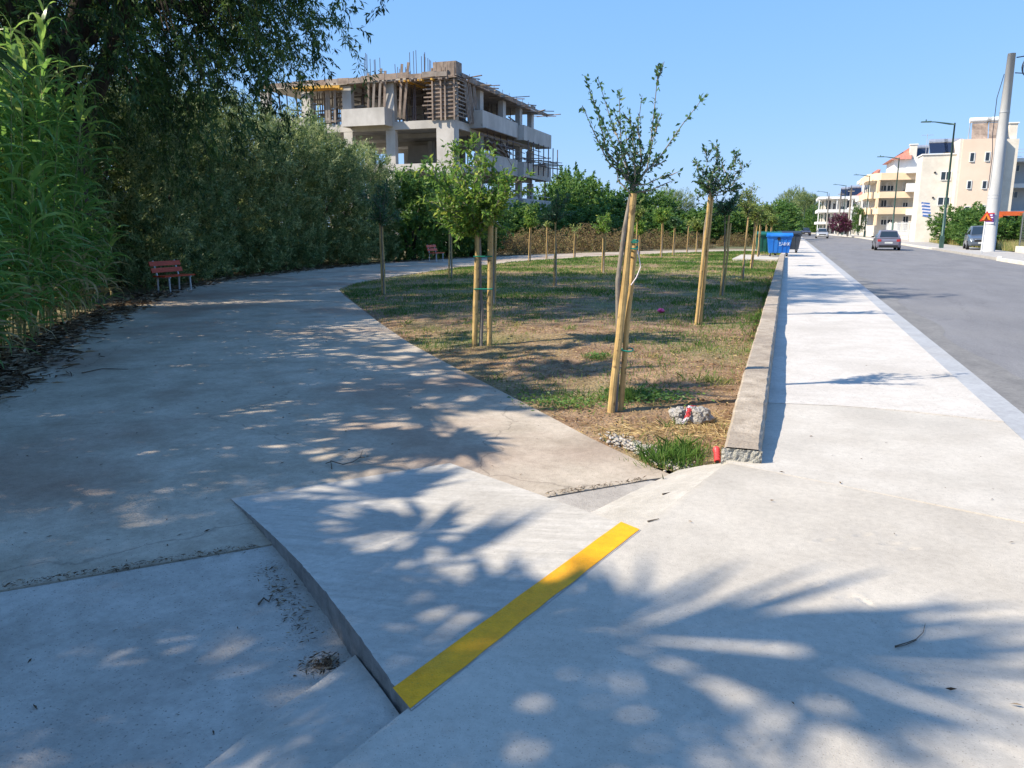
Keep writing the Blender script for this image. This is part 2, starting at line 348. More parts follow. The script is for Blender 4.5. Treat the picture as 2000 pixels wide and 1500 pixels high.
def edge(y): return -1.09 + .25 * (y - 2.07)            # the slanting edge of the sidewalk
J0 = Vector((-2.76, 3.39)); JD = Vector((.707, .715)).normalized(); JN = Vector((-JD.y, JD.x))
def jp(t, off): p = J0 + JD * t + JN * off; return (p.x, p.y)
main = [jp(-5.1, .013)] + [p for p in OUT if p[1] > 3] + list(reversed(GB)) + [(-.6, 5.55), jp(2.72, .013)]
for k in range(26):                                     # ragged joint edge
    t = 2.6 - k * .3; main.append(jp(t, .011 + .010 * noise.noise(Vector((t * 9, 0, 0)))))
MBp = MB().slab(main, PZ, PZ - .07)
path = tag(MBp.build('path', M['path']), kind='structure')
ap = [jp(-5.1 + k * .3, -.011 + .010 * noise.noise(Vector((k * 3.7, 5, 0)))) for k in range(27)] + [jp(2.75, -.012), (-.25, 5.4), (-.6, 3.9), (-1.0, 2.1), (-2.4, -6), (-6.0, -6)]
tag(MB().slab(ap, PZ - .002, PZ - .08).build('path_apron', M['apron']), kind='structure')
dirt = []
for k in range(40):
    t = -5 + k * .2; dirt.append(jp(t, .05))
tag(MB().poly([jp(-5.2, -.06) + (PZ - .022,), jp(3.0, -.06) + (PZ - .022,), jp(3.0, .06) + (PZ - .022,), jp(-5.2, .06) + (PZ - .022,)]).build('path_joint_dirt', M['dirt']), kind='structure')

# garden soil: a fine sheet that dives under the path's edge
def garden_z(x, y):
    d = polydist(x, y, GB); ins = inpoly(x, y, GB + [(-.2, 60.5), (-.2, 5.4)])
    h = np.where(ins, np.clip(d, 0, 2.2) / 2.2 * .10, -np.clip(d, 0, 1) * .4)
    return PZ - .022 + h + (vnoise(x, y, .45, 3) * .03 + vnoise(x, y, 2.3, 9) * .016 + vnoise(x, y, 7, 5) * .008) * np.clip(d / .5, 0, 1)
def garden_sheet():
    V = []; F = []; base = 0
    for (x0, x1, y0, y1, st) in ((-6.6, -.2, 5.2, 12.2, .06), (-15, -.2, 12.2, 62, .28), (-15, -6.6, 9, 12.2, .28)):
        nx = int(round((x1 - x0) / st)) + 1; ny = int(round((y1 - y0) / st)) + 1
        X, Y = np.meshgrid(np.linspace(x0, x1, nx), np.linspace(y0, y1, ny)); x, y = X.ravel(), Y.ravel()
        z = garden_z(x, y); V.append(np.stack([x, y, z], 1))
        i = np.arange((ny - 1) * nx).reshape(ny - 1, nx)[:, :-1].ravel()
        f = np.stack([i, i + 1, i + nx + 1, i + nx], 1); cx, cy = x[i] + st / 2, y[i] + st / 2
        keep = inpoly(cx, cy, GB + [(-.2, 60.5), (-.2, 5.4)]) | (polydist(cx, cy, GB) < .35)
        F.append(f[keep] + base); base += len(x)
    me = quads('garden_soil', np.concatenate(V), np.concatenate(F)); me.polygons.foreach_set('use_smooth', [True] * len(me.polygons))
    return put('garden_soil', me, M['soil'])
tag(garden_sheet(), kind='structure')

# sidewalk: three pours, the near one a fine sheet with shallow footmarks
KX = 1.80
sA, sB = gp(1400, 905), gp(2000, 1062)                  # seam between the near and the middle pour
def seam1(x): return 5.30 + (x + .29) * -.36
def seam2(x): return 7.30 + .10 * math.sin(x * 2) - .03 * x
MARK = [(gp(*p), a) for p, a in [((1610, 1055), .6), ((1685, 1045), .7), ((1740, 1062), .5), ((1775, 1072), .5), ((1505, 1165), .9), ((1595, 1142), .8), ((1655, 1165), .6), ((1690, 1175), 2.2), ((1705, 1215), 2.6), ((1722, 1222), .7), ((1495, 1258), .8), ((1605, 1298), 1.0), ((1588, 1350), 1.6), ((1625, 1362), .3), ((1365, 1395), .9), ((1480, 1450), .8), ((1505, 1457), 1.0), ((1395, 1282), .8)]]
def near_slab():
    nu, nv = 190, 340; V = []
    y0 = .6
    for j in range(nv + 1):
        for i in range(nu + 1):
            u = i / nu; v = j / nv
            xa = edge(y0); ya = y0
            y = y0 + v * (5.28 - y0); x = edge(y) + u * (KX - edge(y))
            yy = y0 + v * (seam1(x) - y0)
            z = .004 * noise.noise(Vector((x * 1.3, yy * 1.3, 2))) + .0012 * noise.noise(Vector((x * 9, yy * 4, 4)))
            for (m, a) in MARK:
                dx, dy = x - m.x, yy - m.y
                if abs(dx) < .2 and abs(dy) < .2:
                    p = dx * math.cos(a) + dy * math.sin(a); q = -dx * math.sin(a) + dy * math.cos(a)
                    r = (p / .050) ** 2 + (q / .016) ** 2
                    z += -.007 * math.exp(-r * 1.3) + .0025 * math.exp(-(r - 2.4) ** 2 * 1.2)
            ed = min(u * (KX - edge(y)), 1.0)
            z -= .003 * max(0, 1 - ed / .03)
            V.append((x, yy, z))
    i = np.arange(nv * (nu + 1)).reshape(nv, nu + 1)[:, :-1].ravel()
    F = np.stack([i, i + 1, i + nu + 2, i + nu + 1], 1)
    me = quads('sidewalk', np.array(V), F); me.polygons.foreach_set('use_smooth', [True] * len(me.polygons))
    return put('sidewalk', me, M['walk_near'])
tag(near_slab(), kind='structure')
tag(MB().slab([(edge(-6), -6), (KX, -6), (KX, .605), (edge(.6), .605)], -.004, -.3).build('sidewalk_behind', M['walk_near']), kind='structure')
tag(MB().poly([(edge(.6), .6, -.004), (edge(5.28), 5.28, -.004), (edge(5.28), 5.28, -.3), (edge(.6), .6, -.3)]).build('sidewalk_edge', M['wedge']), kind='structure')
xs = [-.30 + (KX + .30) * k / 24 for k in range(25)]
mid = [(x, seam1(x) - .01) for x in xs] + [(x, seam2(x) + .012 * noise.noise(Vector((x * 7, 1, 1)))) for x in reversed(xs)]
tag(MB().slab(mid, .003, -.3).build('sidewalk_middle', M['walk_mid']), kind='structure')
far = [(x, seam2(x) + .004 + .012 * noise.noise(Vector((x * 7, 1, 1)))) for x in xs] + [(KX, 130), (KX - 6.6, 240), (-.6 - 6.6, 240), (-.6, 130), (-.4, 60), (-.2, 44)]
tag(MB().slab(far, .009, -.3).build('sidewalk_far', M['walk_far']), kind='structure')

# ramp with the yellow strip, and the sloping fillets either side
A = Vector((-1.09, 2.07, .002)); B = Vector((-.64, 3.89, .002)); C = Vector((-2.35, 5.22, -.196)); D = Vector((-3.42, 4.0, -.196))
rm = MB()
NL = 90
left = [A.lerp(D, k / NL) + Vector((.05, .05, 0)) * math.sin(math.pi * k / NL) * .9 + Vector((.007, .004, -.004)) * noise.noise(Vector((k * .9, 3, 0))) + Vector((.006, .006, 0)) * max(0, noise.noise(Vector((k * .31, 9, 0))) - .2) for k in range(NL + 1)]
right = [B.lerp(C, k / NL) for k in range(NL + 1)]
for k in range(NL): rm.poly([left[k], right[k], right[k + 1], left[k + 1]][::-1])
ramp_o = tag(rm.build('ramp', M['ramp']), kind='structure')
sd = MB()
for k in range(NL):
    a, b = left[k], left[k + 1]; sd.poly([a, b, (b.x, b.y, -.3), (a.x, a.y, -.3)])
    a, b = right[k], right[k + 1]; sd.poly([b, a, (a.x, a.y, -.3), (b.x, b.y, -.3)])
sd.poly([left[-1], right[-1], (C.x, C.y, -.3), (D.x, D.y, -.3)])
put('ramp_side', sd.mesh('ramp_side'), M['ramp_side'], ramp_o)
ys = MB(); n = 60; e0 = []; e1 = []
dn = (D - A).normalized()
for k in range(n + 1):
    t = k / n; p = A.lerp(B, t)
    w0 = .008 + .010 * noise.noise(Vector((t * 9, 3, 0))) + .010 * noise.noise(Vector((t * 60, 3, 0))); w1 = .165 + .003 * noise.noise(Vector((t * 10, 8, 0)))
    q0 = p + Vector((dn.x, dn.y, 0)) * max(w0, .001); q1 = p + dn * w1
    q0.z = p.z + dn.z * w0 + .003; q1.z += .003
    e0.append(q0); e1.append(q1)
for k in range(n): ys.poly([e0[k], e0[k + 1], e1[k + 1], e1[k]])
tag(ys.build('yellow_paint_strip', M['yellow']), kind='structure')
def fillet(name, top, bot, lip):
    top = [Vector(p) for p in top]; bot = [Vector(p) for p in bot]; mb = MB(); n = 16
    def at(L, u): u *= len(L) - 1; k = min(int(u), len(L) - 2); return L[k].lerp(L[k + 1], u - k)
    for k in range(n + 1):
        a, b = at(top, k / n), at(bot, k / n); b.z += .006 * noise.noise(Vector((b.x * 5, b.y * 5, 0))); mb.v += [tuple(a), tuple(a.lerp(b, .5) + Vector((0, 0, .006))), tuple(b), (b.x, b.y, -.3)]
    for k in range(n):
        for q in range(3): i = k * 4 + q; mb.f.append((i, i + 1, i + 5, i + 4))
    for r in (0, n): i = r * 4; mb.v.append((mb.v[i][0], mb.v[i][1], -.3)); mb.f.append((i, i + 1, i + 2, i + 3, len(mb.v) - 1))
    return tag(mb.build(name, M['wedge']), kind='structure')
fillet('concrete_fillet', [(edge(-4) + .004, -4, -.0035), (edge(0) + .004, 0, -.0035), (edge(1.2) + .004, 1.2, -.0035), (edge(1.7) + .004, 1.7, -.012), (edge(2.05) + .004, 2.05, -.048)], [(edge(-4) - .52, -4, PZ + .055), (edge(0) - .50, .2, PZ + .055), (-1.72, 1.5, PZ + .055), (-1.66, 2.05, PZ + .055), (-1.58, 2.52, PZ + .055)], .03)
fillet('concrete_fillet', [(edge(3.88) + .004, 3.88, -.0035), (edge(4.6) + .004, 4.6, -.0035), (edge(5.33) + .004, 5.33, -.0035)], [(-1.14, 4.36, PZ + .012), (-.90, 4.98, PZ + .012), (-.66, 5.60, PZ + .012)], .01)

# kerb, road, far pavement
def strip(name, m, x0, x1, z, pts=((-20, 0), (130, 0), (260, -7.8), (420, -18)), thick=None, parent=None):
    mb = MB()
    for (ya, da), (yb, db) in zip(pts[:-1], pts[1:]):
        if thick: mb.hexa([(x0 + da, ya, z - thick), (x1 + da, ya, z - thick), (x1 + db, yb, z - thick), (x0 + db, yb, z - thick), (x0 + da, ya, z), (x1 + da, ya, z), (x1 + db, yb, z), (x0 + db, yb, z)])
        else: mb.poly([(x0 + da, ya, z), (x1 + da, ya, z), (x1 + db, yb, z), (x0 + db, yb, z)])
    return tag(mb.build(name, m), kind='structure')
strip('kerb', M['kerb'], KX + .004, 2.04, .002, thick=.3)
strip('road', M['road'], 2.0, 10.3, -.13)
ed = MB()
prev = None
for k in range(200):
    y = -5 + k * .7; w = .55 + .35 * noise.noise(Vector((y * .35, 0, 0))) + .18 * noise.noise(Vector((y * 1.7, 4, 0)))
    cur = (2.041, 2.041 + max(.1, w), y)
    if prev: ed.poly([(prev[0], prev[2], -.126), (prev[1], prev[2], -.126), (cur[1], cur[2], -.126), (cur[0], cur[2], -.126)])
    prev = cur
tag(ed.build('road_edge_dust', M['roaddust']), kind='structure')
strip('kerb_far', M['kerb2'], 10.2, 10.42, .02, ((-20, 0), (46, 0), (48.5, .6)), .3)
strip('kerb_far', M['kerb2'], 10.2, 10.42, .02, ((66, .4), (68, 0), (130, 0), (260, -7.8), (420, -18)), .3)
strip('pavement_far', M['pave2'], 10.43, 13.6, .0, ((-20, 0), (130, 0), (260, -7.8), (420, -18)), .25)

# ------------------------------------------------------------------ low wall between garden and sidewalk
def low_wall():
    mb = MB(); n = 120; rows = []
    for k in range(n + 1):
        y = 5.34 + (43.0 - 5.34) * (k / n) ** 1.6
        tz = .19 - .09 * max(0, 1 - (y - 5.34) / 1.9) ** 1.3 + .012 * noise.noise(Vector((y * 1.5, 0, 0)))
        if 11.6 < y < 13.4: tz -= .02
        j = lambda s: .012 * noise.noise(Vector((y * 5, s, 0))) + .006 * noise.noise(Vector((y * 17, s, 2)))
        x0 = -.32 + j(1); x1 = -.075 + j(2)
        rows.append([(x0 - .03, y, -.32), (x0, y, tz - .012), (x0 + .018, y, tz), (x1 - .02, y, tz + j(3) * .5), (x1, y, tz - .02 + j(4)), (x1 + .012, y, -.3)])
    for r in rows: mb.v += r
    for k in range(n):
        for i in range(5): a = k * 6 + i; mb.f.append((a, a + 6, a + 7, a + 1))
    mb.f.append(tuple(n * 6 + i for i in range(6)))
    w = tag(mb.build('low_wall', M['wall'], smooth=False), 'long low weathered concrete wall edging the garden beside the sidewalk', 'wall')
    e = MB(); e.poly([tuple(Vector(p) + Vector((0, -.006, 0))) for p in rows[0]][::-1])
    # rough trowelled end
    g = MB(); nn = 14
    for a in range(nn + 1):
        for b in range(nn + 1):
            u, v = a / nn, b / nn; x = -.335 + u * .27; zt = .09
            z = -.20 + (zt + .20) * v; g.v.append((x, 5.325 + .02 * noise.noise(Vector((x * 40, z * 40, 1))) + .02 * v, z))
    for a in range(nn):
        for b in range(nn): i = a * (nn + 1) + b; g.f.append((i, i + nn + 1, i + nn + 2, i + 1))
    put('plastered_end', g.mesh('plastered_end'), M['plaster'], w)
low_wall()

# ------------------------------------------------------------------ giant reeds on the left
def reed_mesh(seed, h):
    r = np.random.default_rng(seed); V = []; F = []; T = []
    lean = r.normal(0, .05, 2)
    def stem(z): return np.array([lean[0] * z + .02 * z * z * lean[0], lean[1] * z + .02 * z * z * lean[1], z])
    nl = 32
    for k in range(nl):
        z = h * (.10 + .90 * k / nl); L = r.uniform(.65, 1.1) * (1.0 if k < nl - 4 else .75); wd = r.uniform(.055, .098)
        a = k * 2.6 + r.normal(0, .5); out = np.array([math.cos(a), math.sin(a), 0]); sid = np.array([-out[1], out[0], 0])
        el = r.uniform(.6, 1.2) if k < nl - 5 else r.uniform(1.1, 1.45); p = stem(z); bend = r.uniform(.22, .5); ns = 6
        tint = np.clip(r.normal(.42 + .18 * (z / h), .18), 0, .9)
        if z < h * .3 and r.random() < .35: tint = 1.0
        n0 = len(V); tw = r.normal(0, .25)
        for s in range(ns + 1):
            w = wd * .5 * (min(1, .5 + s * .5) * (1 - (s / ns) ** 2.2) + .02)
            sv = sid * math.cos(tw * s) + np.array([0, 0, 1]) * math.sin(tw * s) * .6
            V.append(p + sv * w); V.append(p - sv * w)
            p = p + (out * math.cos(el) + np.array([0, 0, 1]) * math.sin(el)) * (L / ns); el -= bend * (.6 + s * .22)
        for s in range(ns): i = n0 + 2 * s; F.append((i, i + 1, i + 3, i + 2)); T.append(tint)
    me = quads('reed', np.array(V), np.array(F), T); me.polygons.foreach_set('use_smooth', [True] * len(F)); me.materials.append(M['reed'])
    st = MB().tube([stem(h * k / 5) for k in range(6)], [.013, .012, .011, .010, .008, .004], 5).mesh('reed_stem'); st.materials.append(M['reedstem'])
    return me, st
REEDS = [reed_mesh(100 + k, h) for k, h in enumerate((3.8, 4.1, 4.4, 4.7, 4.9, 5.1, 4.6, 4.2, 2.6, 1.8))]
th = thing('giant_reed_thicket', 'tall dense thicket of green giant reeds at the left edge of the path', 'reeds', (-10.5, 8.5, PZ))
line = [Vector(p) for p in ((-7.1, 1.9), (-8.35, 5.6), (-10.4, 8.1), (-12.3, 10.4), (-14.3, 13.4))]
for k in range(290):
    t = random.random() ** .85 * 3.999; i = int(t); p = line[i].lerp(line[i + 1], t - i); d = (line[i + 1] - line[i]).normalized(); nrm = Vector((-d.y, d.x))
    off = abs(random.gauss(0, 1.1)) + .12
    q = p + nrm * off; me, st = REEDS[random.choice((8, 9, 9, 8, 0)) if off < .35 and random.random() < .6 else random.randrange(8)]
    o = put('reed', me, None, th, (q.x + 10.5, q.y - 8.5, 0), (random.gauss(0, .05) , random.gauss(.05, .06), random.uniform(0, 6.28)))
    o.scale = (1, 1, random.uniform(.9, 1.12)) if off > .4 else (1, 1, random.uniform(.75, 1))
    so_ = put('stem', st, None, o)

# leaf litter along the reeds and under the hedge
def litter(name, pts, n, width, m, label, cat, L=(.06, .28), asp=.16, zoff=.006):
    lv = Leaves(); tot = len(pts) - 1; t = rng.uniform(0, tot - 1e-6, n); i = t.astype(int); P = np.array(pts, float)
    p = P[i] + (P[i + 1] - P[i]) * (t - i)[:, None]; d = norm(P[i + 1] - P[i]); nv = np.stack([-d[:, 1], d[:, 0]], 1)
    p = p + nv * (rng.normal(0, 1, n) * width)[:, None]
    a = rng.uniform(0, 6.28, n); D = np.stack([np.cos(a), np.sin(a), rng.normal(0, .12, n)], 1)
    lv.add(np.column_stack([p, np.full(n, PZ + zoff) + rng.uniform(0, .03, n)]), D, rng.uniform(*L, n), rng.uniform(0, 1, n) ** .95)
    return tag(put(name, lv.mesh(name, asp), m), label, cat, kind='stuff')
litter('leaf_litter', [(-7.6, 3.2), (-8.25, 5.7), (-10.2, 8.0), (-12.1, 10.3), (-14.4, 13.9), (-16.4, 17.1)], 5200, .28, M['litter'], 'dry reed leaves littering the ground along the foot of the reeds', 'litter')
litter('hedge_litter', [(-16.6, 17.4), (-18.3, 22.1), (-19.0, 28), (-19.1, 33), (-18.5, 39), (-16.3, 46)], 2600, .25, M['litter'], 'dry leaves along the foot of the hedge', 'litter')

# ------------------------------------------------------------------ the big weeping tree
def big_tree_meshes(n=900, seed=11):
    tr = MB(); lv = Leaves(); r = np.random.default_rng(seed)
    tr.tube([(0, 0, -.3), (.1, 0, 1.5), (.0, .15, 3.2), (.2, .1, 5)], [.50, .40, .36, .30], 12)
    tips = []
    for k in range(11):
        a = k * 2.4 + r.normal(0, .2); rr = r.uniform(3.2, 5.2); z = r.uniform(5.5, 12)
        end = np.array([rr * math.cos(a), rr * math.sin(a), z]); st = np.array([.1, .1, r.uniform(2.6, 5)])
        pts = [st + (end - st) * t + np.array([0, 0, 1.2 * math.sin(t * math.pi)]) * .8 + r.normal(0, .12, 3) * (t > 0) for t in np.linspace(0, 1, 6)]
        tr.tube(pts, [.20, .17, .13, .10, .07, .03], 7); tips += pts[1:]
    tips = np.array(tips)
    d = norm(r.normal(size=(n, 3))); rad = r.uniform(.25, 1, n) ** .45
    anc = np.array([0, 0, 8.6]) + d * rad[:, None] * np.array([5.6, 5.6, 4.9])
    for p in anc:
        q = tips[np.argmin(((tips - p) ** 2).sum(1))]
        mid_ = (p + q) / 2 + np.array([0, 0, .35]); tr.tube([q, mid_, p], [.035, .022, .010], 4, cap=False)
        out = norm(np.array([p[0], p[1], 0]) + 1e-3)
        ln = r.uniform(1.0, 2.3); s = [p]; v = out * .75 + r.normal(0, .3, 3) + np.array([0, 0, .15])
        for j in range(7):
            v = norm(v) + np.array([0, 0, -.34]); s.append(s[-1] + norm(v) * ln / 7)
        tr.tube(s, [.010, .009, .008, .007, .006, .005, .004, .003], 3, cap=False)
        tb = np.clip(r.normal(.42, .2), 0, 1)
        for j in range(1, 8):
            for c in range(2):
                e = s[j] + norm(r.normal(size=3) * .8 + out * .3 + np.array([0, 0, -.7])) * r.uniform(.3, .6)
                along(lv, [s[j], (s[j] + e) / 2 + [0, 0, .04], e], 18, .15, .8, .02, tb, .18, droop=.5)
    return tr.mesh('trunk', True), lv.mesh('crown', .24)
BT, BC = big_tree_meshes()
BT.materials.append(M['darkbark']); BC.materials.append(M['bigleaf'])
BT2, BC2 = big_tree_meshes(330, 12)
BT2.materials.append(M['darkbark']); BC2.materials.append(M['bigleaf'])
def big_tree(name, label, loc, rz, sc, group=None, m=None):
    a, b = m or (BT, BC); t = thing(name, label, 'tree', loc, rz, group, sc); put('trunk', a, None, t); put('crown', b, None, t); return t
big_tree('weeping_tree', 'large dark weeping tree with drooping leafy branches behind the reeds', (-16.6, 14.4, PZ), .4, 1.22)
big_tree('weeping_tree', 'large tree just outside the picture on the left, known by its shade on the path', (-17.6, -3.0, PZ), 2.2, .90, m=(BT2, BC2))
big_tree('weeping_tree', 'second large tree, unseen, added to deepen the shade on the near left of the path', (-14.0, -5.6, PZ), 4.1, .88)  # unseen copy added to make the near left shade solid

# ------------------------------------------------------------------ hedge of olive-like trees, fig trees, background trees
def bush_meshes(seed, rx, rz_, n, per, L, asp, up, name, tb=.5, low=.0, cz=None, solid=False):
    r = np.random.default_rng(seed); lv = Leaves(); tr = MB(); cz = cz or rz_
    lob = norm(r.normal(size=(14, 3))); lw = r.uniform(.06, .26, 14)
    d = norm(r.normal(size=(n, 3))); bumpy = 1 + (np.maximum(0, d @ lob.T - .72) * lw * 3.2).sum(1) - .08
    rad = r.uniform(.12, 1, n) ** .40 * bumpy
    if solid:
        hz_ = np.maximum(np.linalg.norm(d[:, :2], axis=1), 1e-3); wd_ = np.where(d[:, 2] < .1, (1 - np.clip(-d[:, 2], 0, 1) ** 8) ** .5 / hz_, 1); d[:, :2] *= np.clip(wd_, 1, 6)[:, None]
    p = np.array([0, 0, cz]) + d * rad[:, None] * np.array([rx, rx, rz_])
    if solid:                                           # leafy skirt down to the ground
        ns_ = n // 4; a_ = r.uniform(0, 6.28, ns_); q_ = r.uniform(.55, 1, ns_) * rx; p[:ns_] = np.stack([np.cos(a_) * q_, np.sin(a_) * q_, r.uniform(.02, .4, ns_) * rz_], 1); d[:ns_] = np.stack([np.cos(a_), np.sin(a_), np.zeros(ns_)], 1)
    for q, dd in zip(p, d):
        if q[2] < low: continue
        ln = r.uniform(.4, .95) * rx * .30; v = norm(dd * .8 + np.array([0, 0, up]) + r.normal(0, .35, 3)); e = q + v * ln
        along(lv, [q, (q + e) / 2 + r.normal(0, .03, 3), e], per, L, .75, .05 * rx * .3, np.clip(r.normal(tb, .18), 0, 1), .16)
    for k in range(7):
        a = k * .9 + r.normal(0, .3); e = np.array([math.cos(a) * rx * .6, math.sin(a) * rx * .6, cz + r.uniform(-.2, .6) * rz_])
        tr.tube([(r.normal(0, .15), r.normal(0, .15), -.2), (e[0] * .25, e[1] * .25, e[2] * .45), (e[0] * .6, e[1] * .6, e[2] * .8), tuple(e)], [.09, .07, .05, .02], 6)
    a, b = tr.mesh(name + '_trunk', True), lv.mesh(name + '_crown', asp)
    return a, b
OL = [bush_meshes(s, 2.5, 3.0, 2600, 36, .15, .26, .9, 'olive', .5, .03, solid=True) for s in (21, 22, 23)]
FG = [bush_meshes(s, 2.6, 2.4, 650, 26, .24, .55, .3, 'fig', .5, .1) for s in (31, 32)]
SPARSE = [bush_meshes(s, 2.6, 2.4, 210, 16, .30, .5, .3, 'added_shade_tree', .5, .1) for s in (33, 34)]
for a, b in SPARSE: a.materials.append(M['darkbark']); b.materials.append(M['fig'])
for a, b in OL: a.materials.append(M['darkbark']); b.materials.append(M['olive'])
for a, b in FG: a.materials.append(M['darkbark']); b.materials.append(M['fig'])
def bush(kind, i, name, label, cat, loc, rz, sc, group=None):
    t = thing(name, label, cat, loc, rz, group); t.scale = sc if hasattr(sc, '__len__') else (sc,) * 3
    put('trunk', kind[i][0], None, t); put('crown', kind[i][1], None, t); return t
hl = 'trees of the tall hedge behind the path'
for i, (x, y, s, lab) in enumerate([
    (-19.9, 14.6, .98, 'dark hedge tree behind the reeds, left of the near bench'),
    (-20.6, 18.6, 1.0, 'dark hedge tree standing right behind the near red bench'),
    (-21.6, 22.2, 1.02, 'tall hedge tree under the drooping branches of the weeping tree'),
    (-22.0, 25.8, 1.05, 'hedge tree with sunlit grey-green top right of the weeping branches'),
    (-22.2, 29.4, 1.0, 'grey-green hedge tree in the middle of the hedge row'),
    (-22.2, 33.0, 1.02, 'pale topped hedge tree below the balcony of the unfinished building'),
    (-22.1, 36.8, .92, 'hedge tree left of the broad-leaved fig, near the far bench'),
    (-25.5, 16.0, .86, 'lower shaded hedge tree behind the near bench, second row'),
    (-26.5, 22.0, .80, 'second-row hedge tree filling the dark gap behind the weeping tree'),
    (-26.5, 30.0, .78, 'second-row hedge tree below the left end of the unfinished building')]):
    bush(OL, i % 3, 'hedge_tree', lab, 'tree', (x, y, PZ - .1), i * 1.7, (s * 1.05, s * 1.05, s * 1.10), hl)
for i, (px, Y, s, lab) in enumerate([(800, 40.0, .95, 'broad-leaved fig tree with bright leaves at the right end of the hedge'), (868, 44.5, .95, 'second broad-leaved fig tree beside the hedge, behind the slender saplings'), (925, 47, .72, 'low broad-leaved bush behind the far path, right of the far bench')]):
    p = onY(px, 480, Y); bush(FG, i % 2, 'fig_tree', lab, 'tree', (p.x, Y, PZ - .1), i * 2.1, s)
bt = 'trees beyond the far path'
for i, (px, d, h, w, lab) in enumerate([
    (1085, 88, 6.3, 3.6, 'dark green tree left of the tall background clump, beside the unfinished building'),
    (1120, 100, 8.6, 4.2, 'tallest round green tree of the background, right of the unfinished building'),
    (1165, 96, 6.8, 3.8, 'round green background tree just left of the tall staked sapling'),
    (1215, 82, 5.6, 3.6, 'broad green tree directly behind the tall staked sapling'),
    (1262, 86, 5.2, 3.6, 'green background tree just right of the tall staked sapling'),
    (1308, 130, 6.2, 3.6, 'grey-green distant tree standing alone between the staked saplings'),
    (1285, 76, 3.2, 3.2, 'low green bush behind the thin row of stakes at the far path'),
    (1345, 84, 3.6, 3.6, 'low bush left of the straight brown stake, behind the far path'),
    (1400, 88, 4.0, 4.0, 'bush behind the far end of the garden, right of the straight brown stake'),
    (1450, 92, 4.4, 4.2, 'bush behind the feathery saplings at the far end'),
    (1500, 100, 4.6, 4.0, 'dark tree behind the bins at the end of the garden'),
    (1518, 140, 5.2, 4.2, 'dark distant tree left of the end of the road'),
    (1140, 72, 3.4, 3.4, 'green shrub above the mound of dry vines'),
    (1040, 66, 3.6, 3.0, 'green shrub at the foot of the unfinished building'),
    (990, 62, 3.4, 3.0, 'dark green shrub below the lowest balcony of the unfinished building')]):
    p = gp(px, HZ + 1.8 * 1530 / d, PZ); bush(FG if i not in (5,) else OL, i % 2, 'background_tree', lab, 'tree', (p.x, p.y, PZ - .1), i * 1.3, (w / 2.7, w / 2.7, h / 5.0), bt)
# mounds of dry vines behind the far path
def vine_mesh(seed):
    r = np.random.default_rng(seed); lv = Leaves(); st = MB()
    for k in range(420):
        d = norm(r.normal(size=3)); d[2] = abs(d[2]); p = d * r.uniform(.6, 1.0) * np.array([3.2, 1.6, 1.9])
        v = norm(np.array([r.normal(), r.normal() * .6, -.5 - .4 * r.random()])); s = [p, p + v * .3 + [0, 0, .15], p + v * .8, p + v * 1.2 + [0, 0, -.25]]
        if k % 2 == 0: st.tube(s, [.012, .01, .008, .005], 3, cap=False)
        along(lv, s, 34, .12, .9, .06, np.clip(r.normal(.5, .22), 0, 1), .2, droop=.3)
    return st.mesh('vine_stems'), lv.mesh('vine_leaves', .35)
VN = [vine_mesh(41), vine_mesh(42)]
for a, b in VN: a.materials.append(M['twig']); b.materials.append(M['bramble'])
for i, (px, d, sc, lab) in enumerate([(1050, 56, 1.0, 'mound of dry brown vines at the foot of the unfinished building'), (1140, 60, 1.15, 'big arched mound of dry brown vines behind the far path'), (1205, 62, .9, 'dry vine mound hidden behind the tall staked sapling'), (1275, 66, .9, 'low dry bramble behind the thin far stakes'), (1345, 68, .75, 'low dry bramble left of the straight brown stake'), (1440, 74, .7, 'pale dry bramble in front of the distant wire fence'), (985, 52, .8, 'shaded bramble beside the far path, right of the twin stakes')]):
    p = gp(px, HZ + 1.8 * 1530 / d, PZ); t = thing('dry_vine_mound', lab, 'bramble', (p.x, p.y, PZ - .05), -.35 + i * .13, 'dry brambles behind the far path', sc)
    put('stems', VN[i % 2][0], None, t); put('leaves', VN[i % 2][1], None, t)

for i, (x, y, z, sc, lab) in enumerate([(-9.9, 1.6, 1.9, (.95, .95, .80), 'unseen broad-leaved tree added on the left to speckle the path with sun flecks'), (-13.2, 3.2, 5.0, (1.2, 1.2, .85), 'second unseen broad-leaved tree, added beside the reeds for flecked shade'), (-8.4, -.8, 2.6, (.72, .72, .7), 'third unseen broad-leaved tree, added to shade the apron slab')]):  # unseen sparse trees, added to throw flecked shade on path and apron
    t = bush(SPARSE, i % 2, 'added_shade_tree', lab, 'tree', (x, y, PZ + z), i * 2.0, sc, 'unseen trees added left of the path for flecked shade')
    MB().tube([(0, 0, -z / .8 - .4), (.05, 0, 0), (0, 0, 1.2)], [.16, .13, .10], 8).build('stem', M['darkbark'], t)
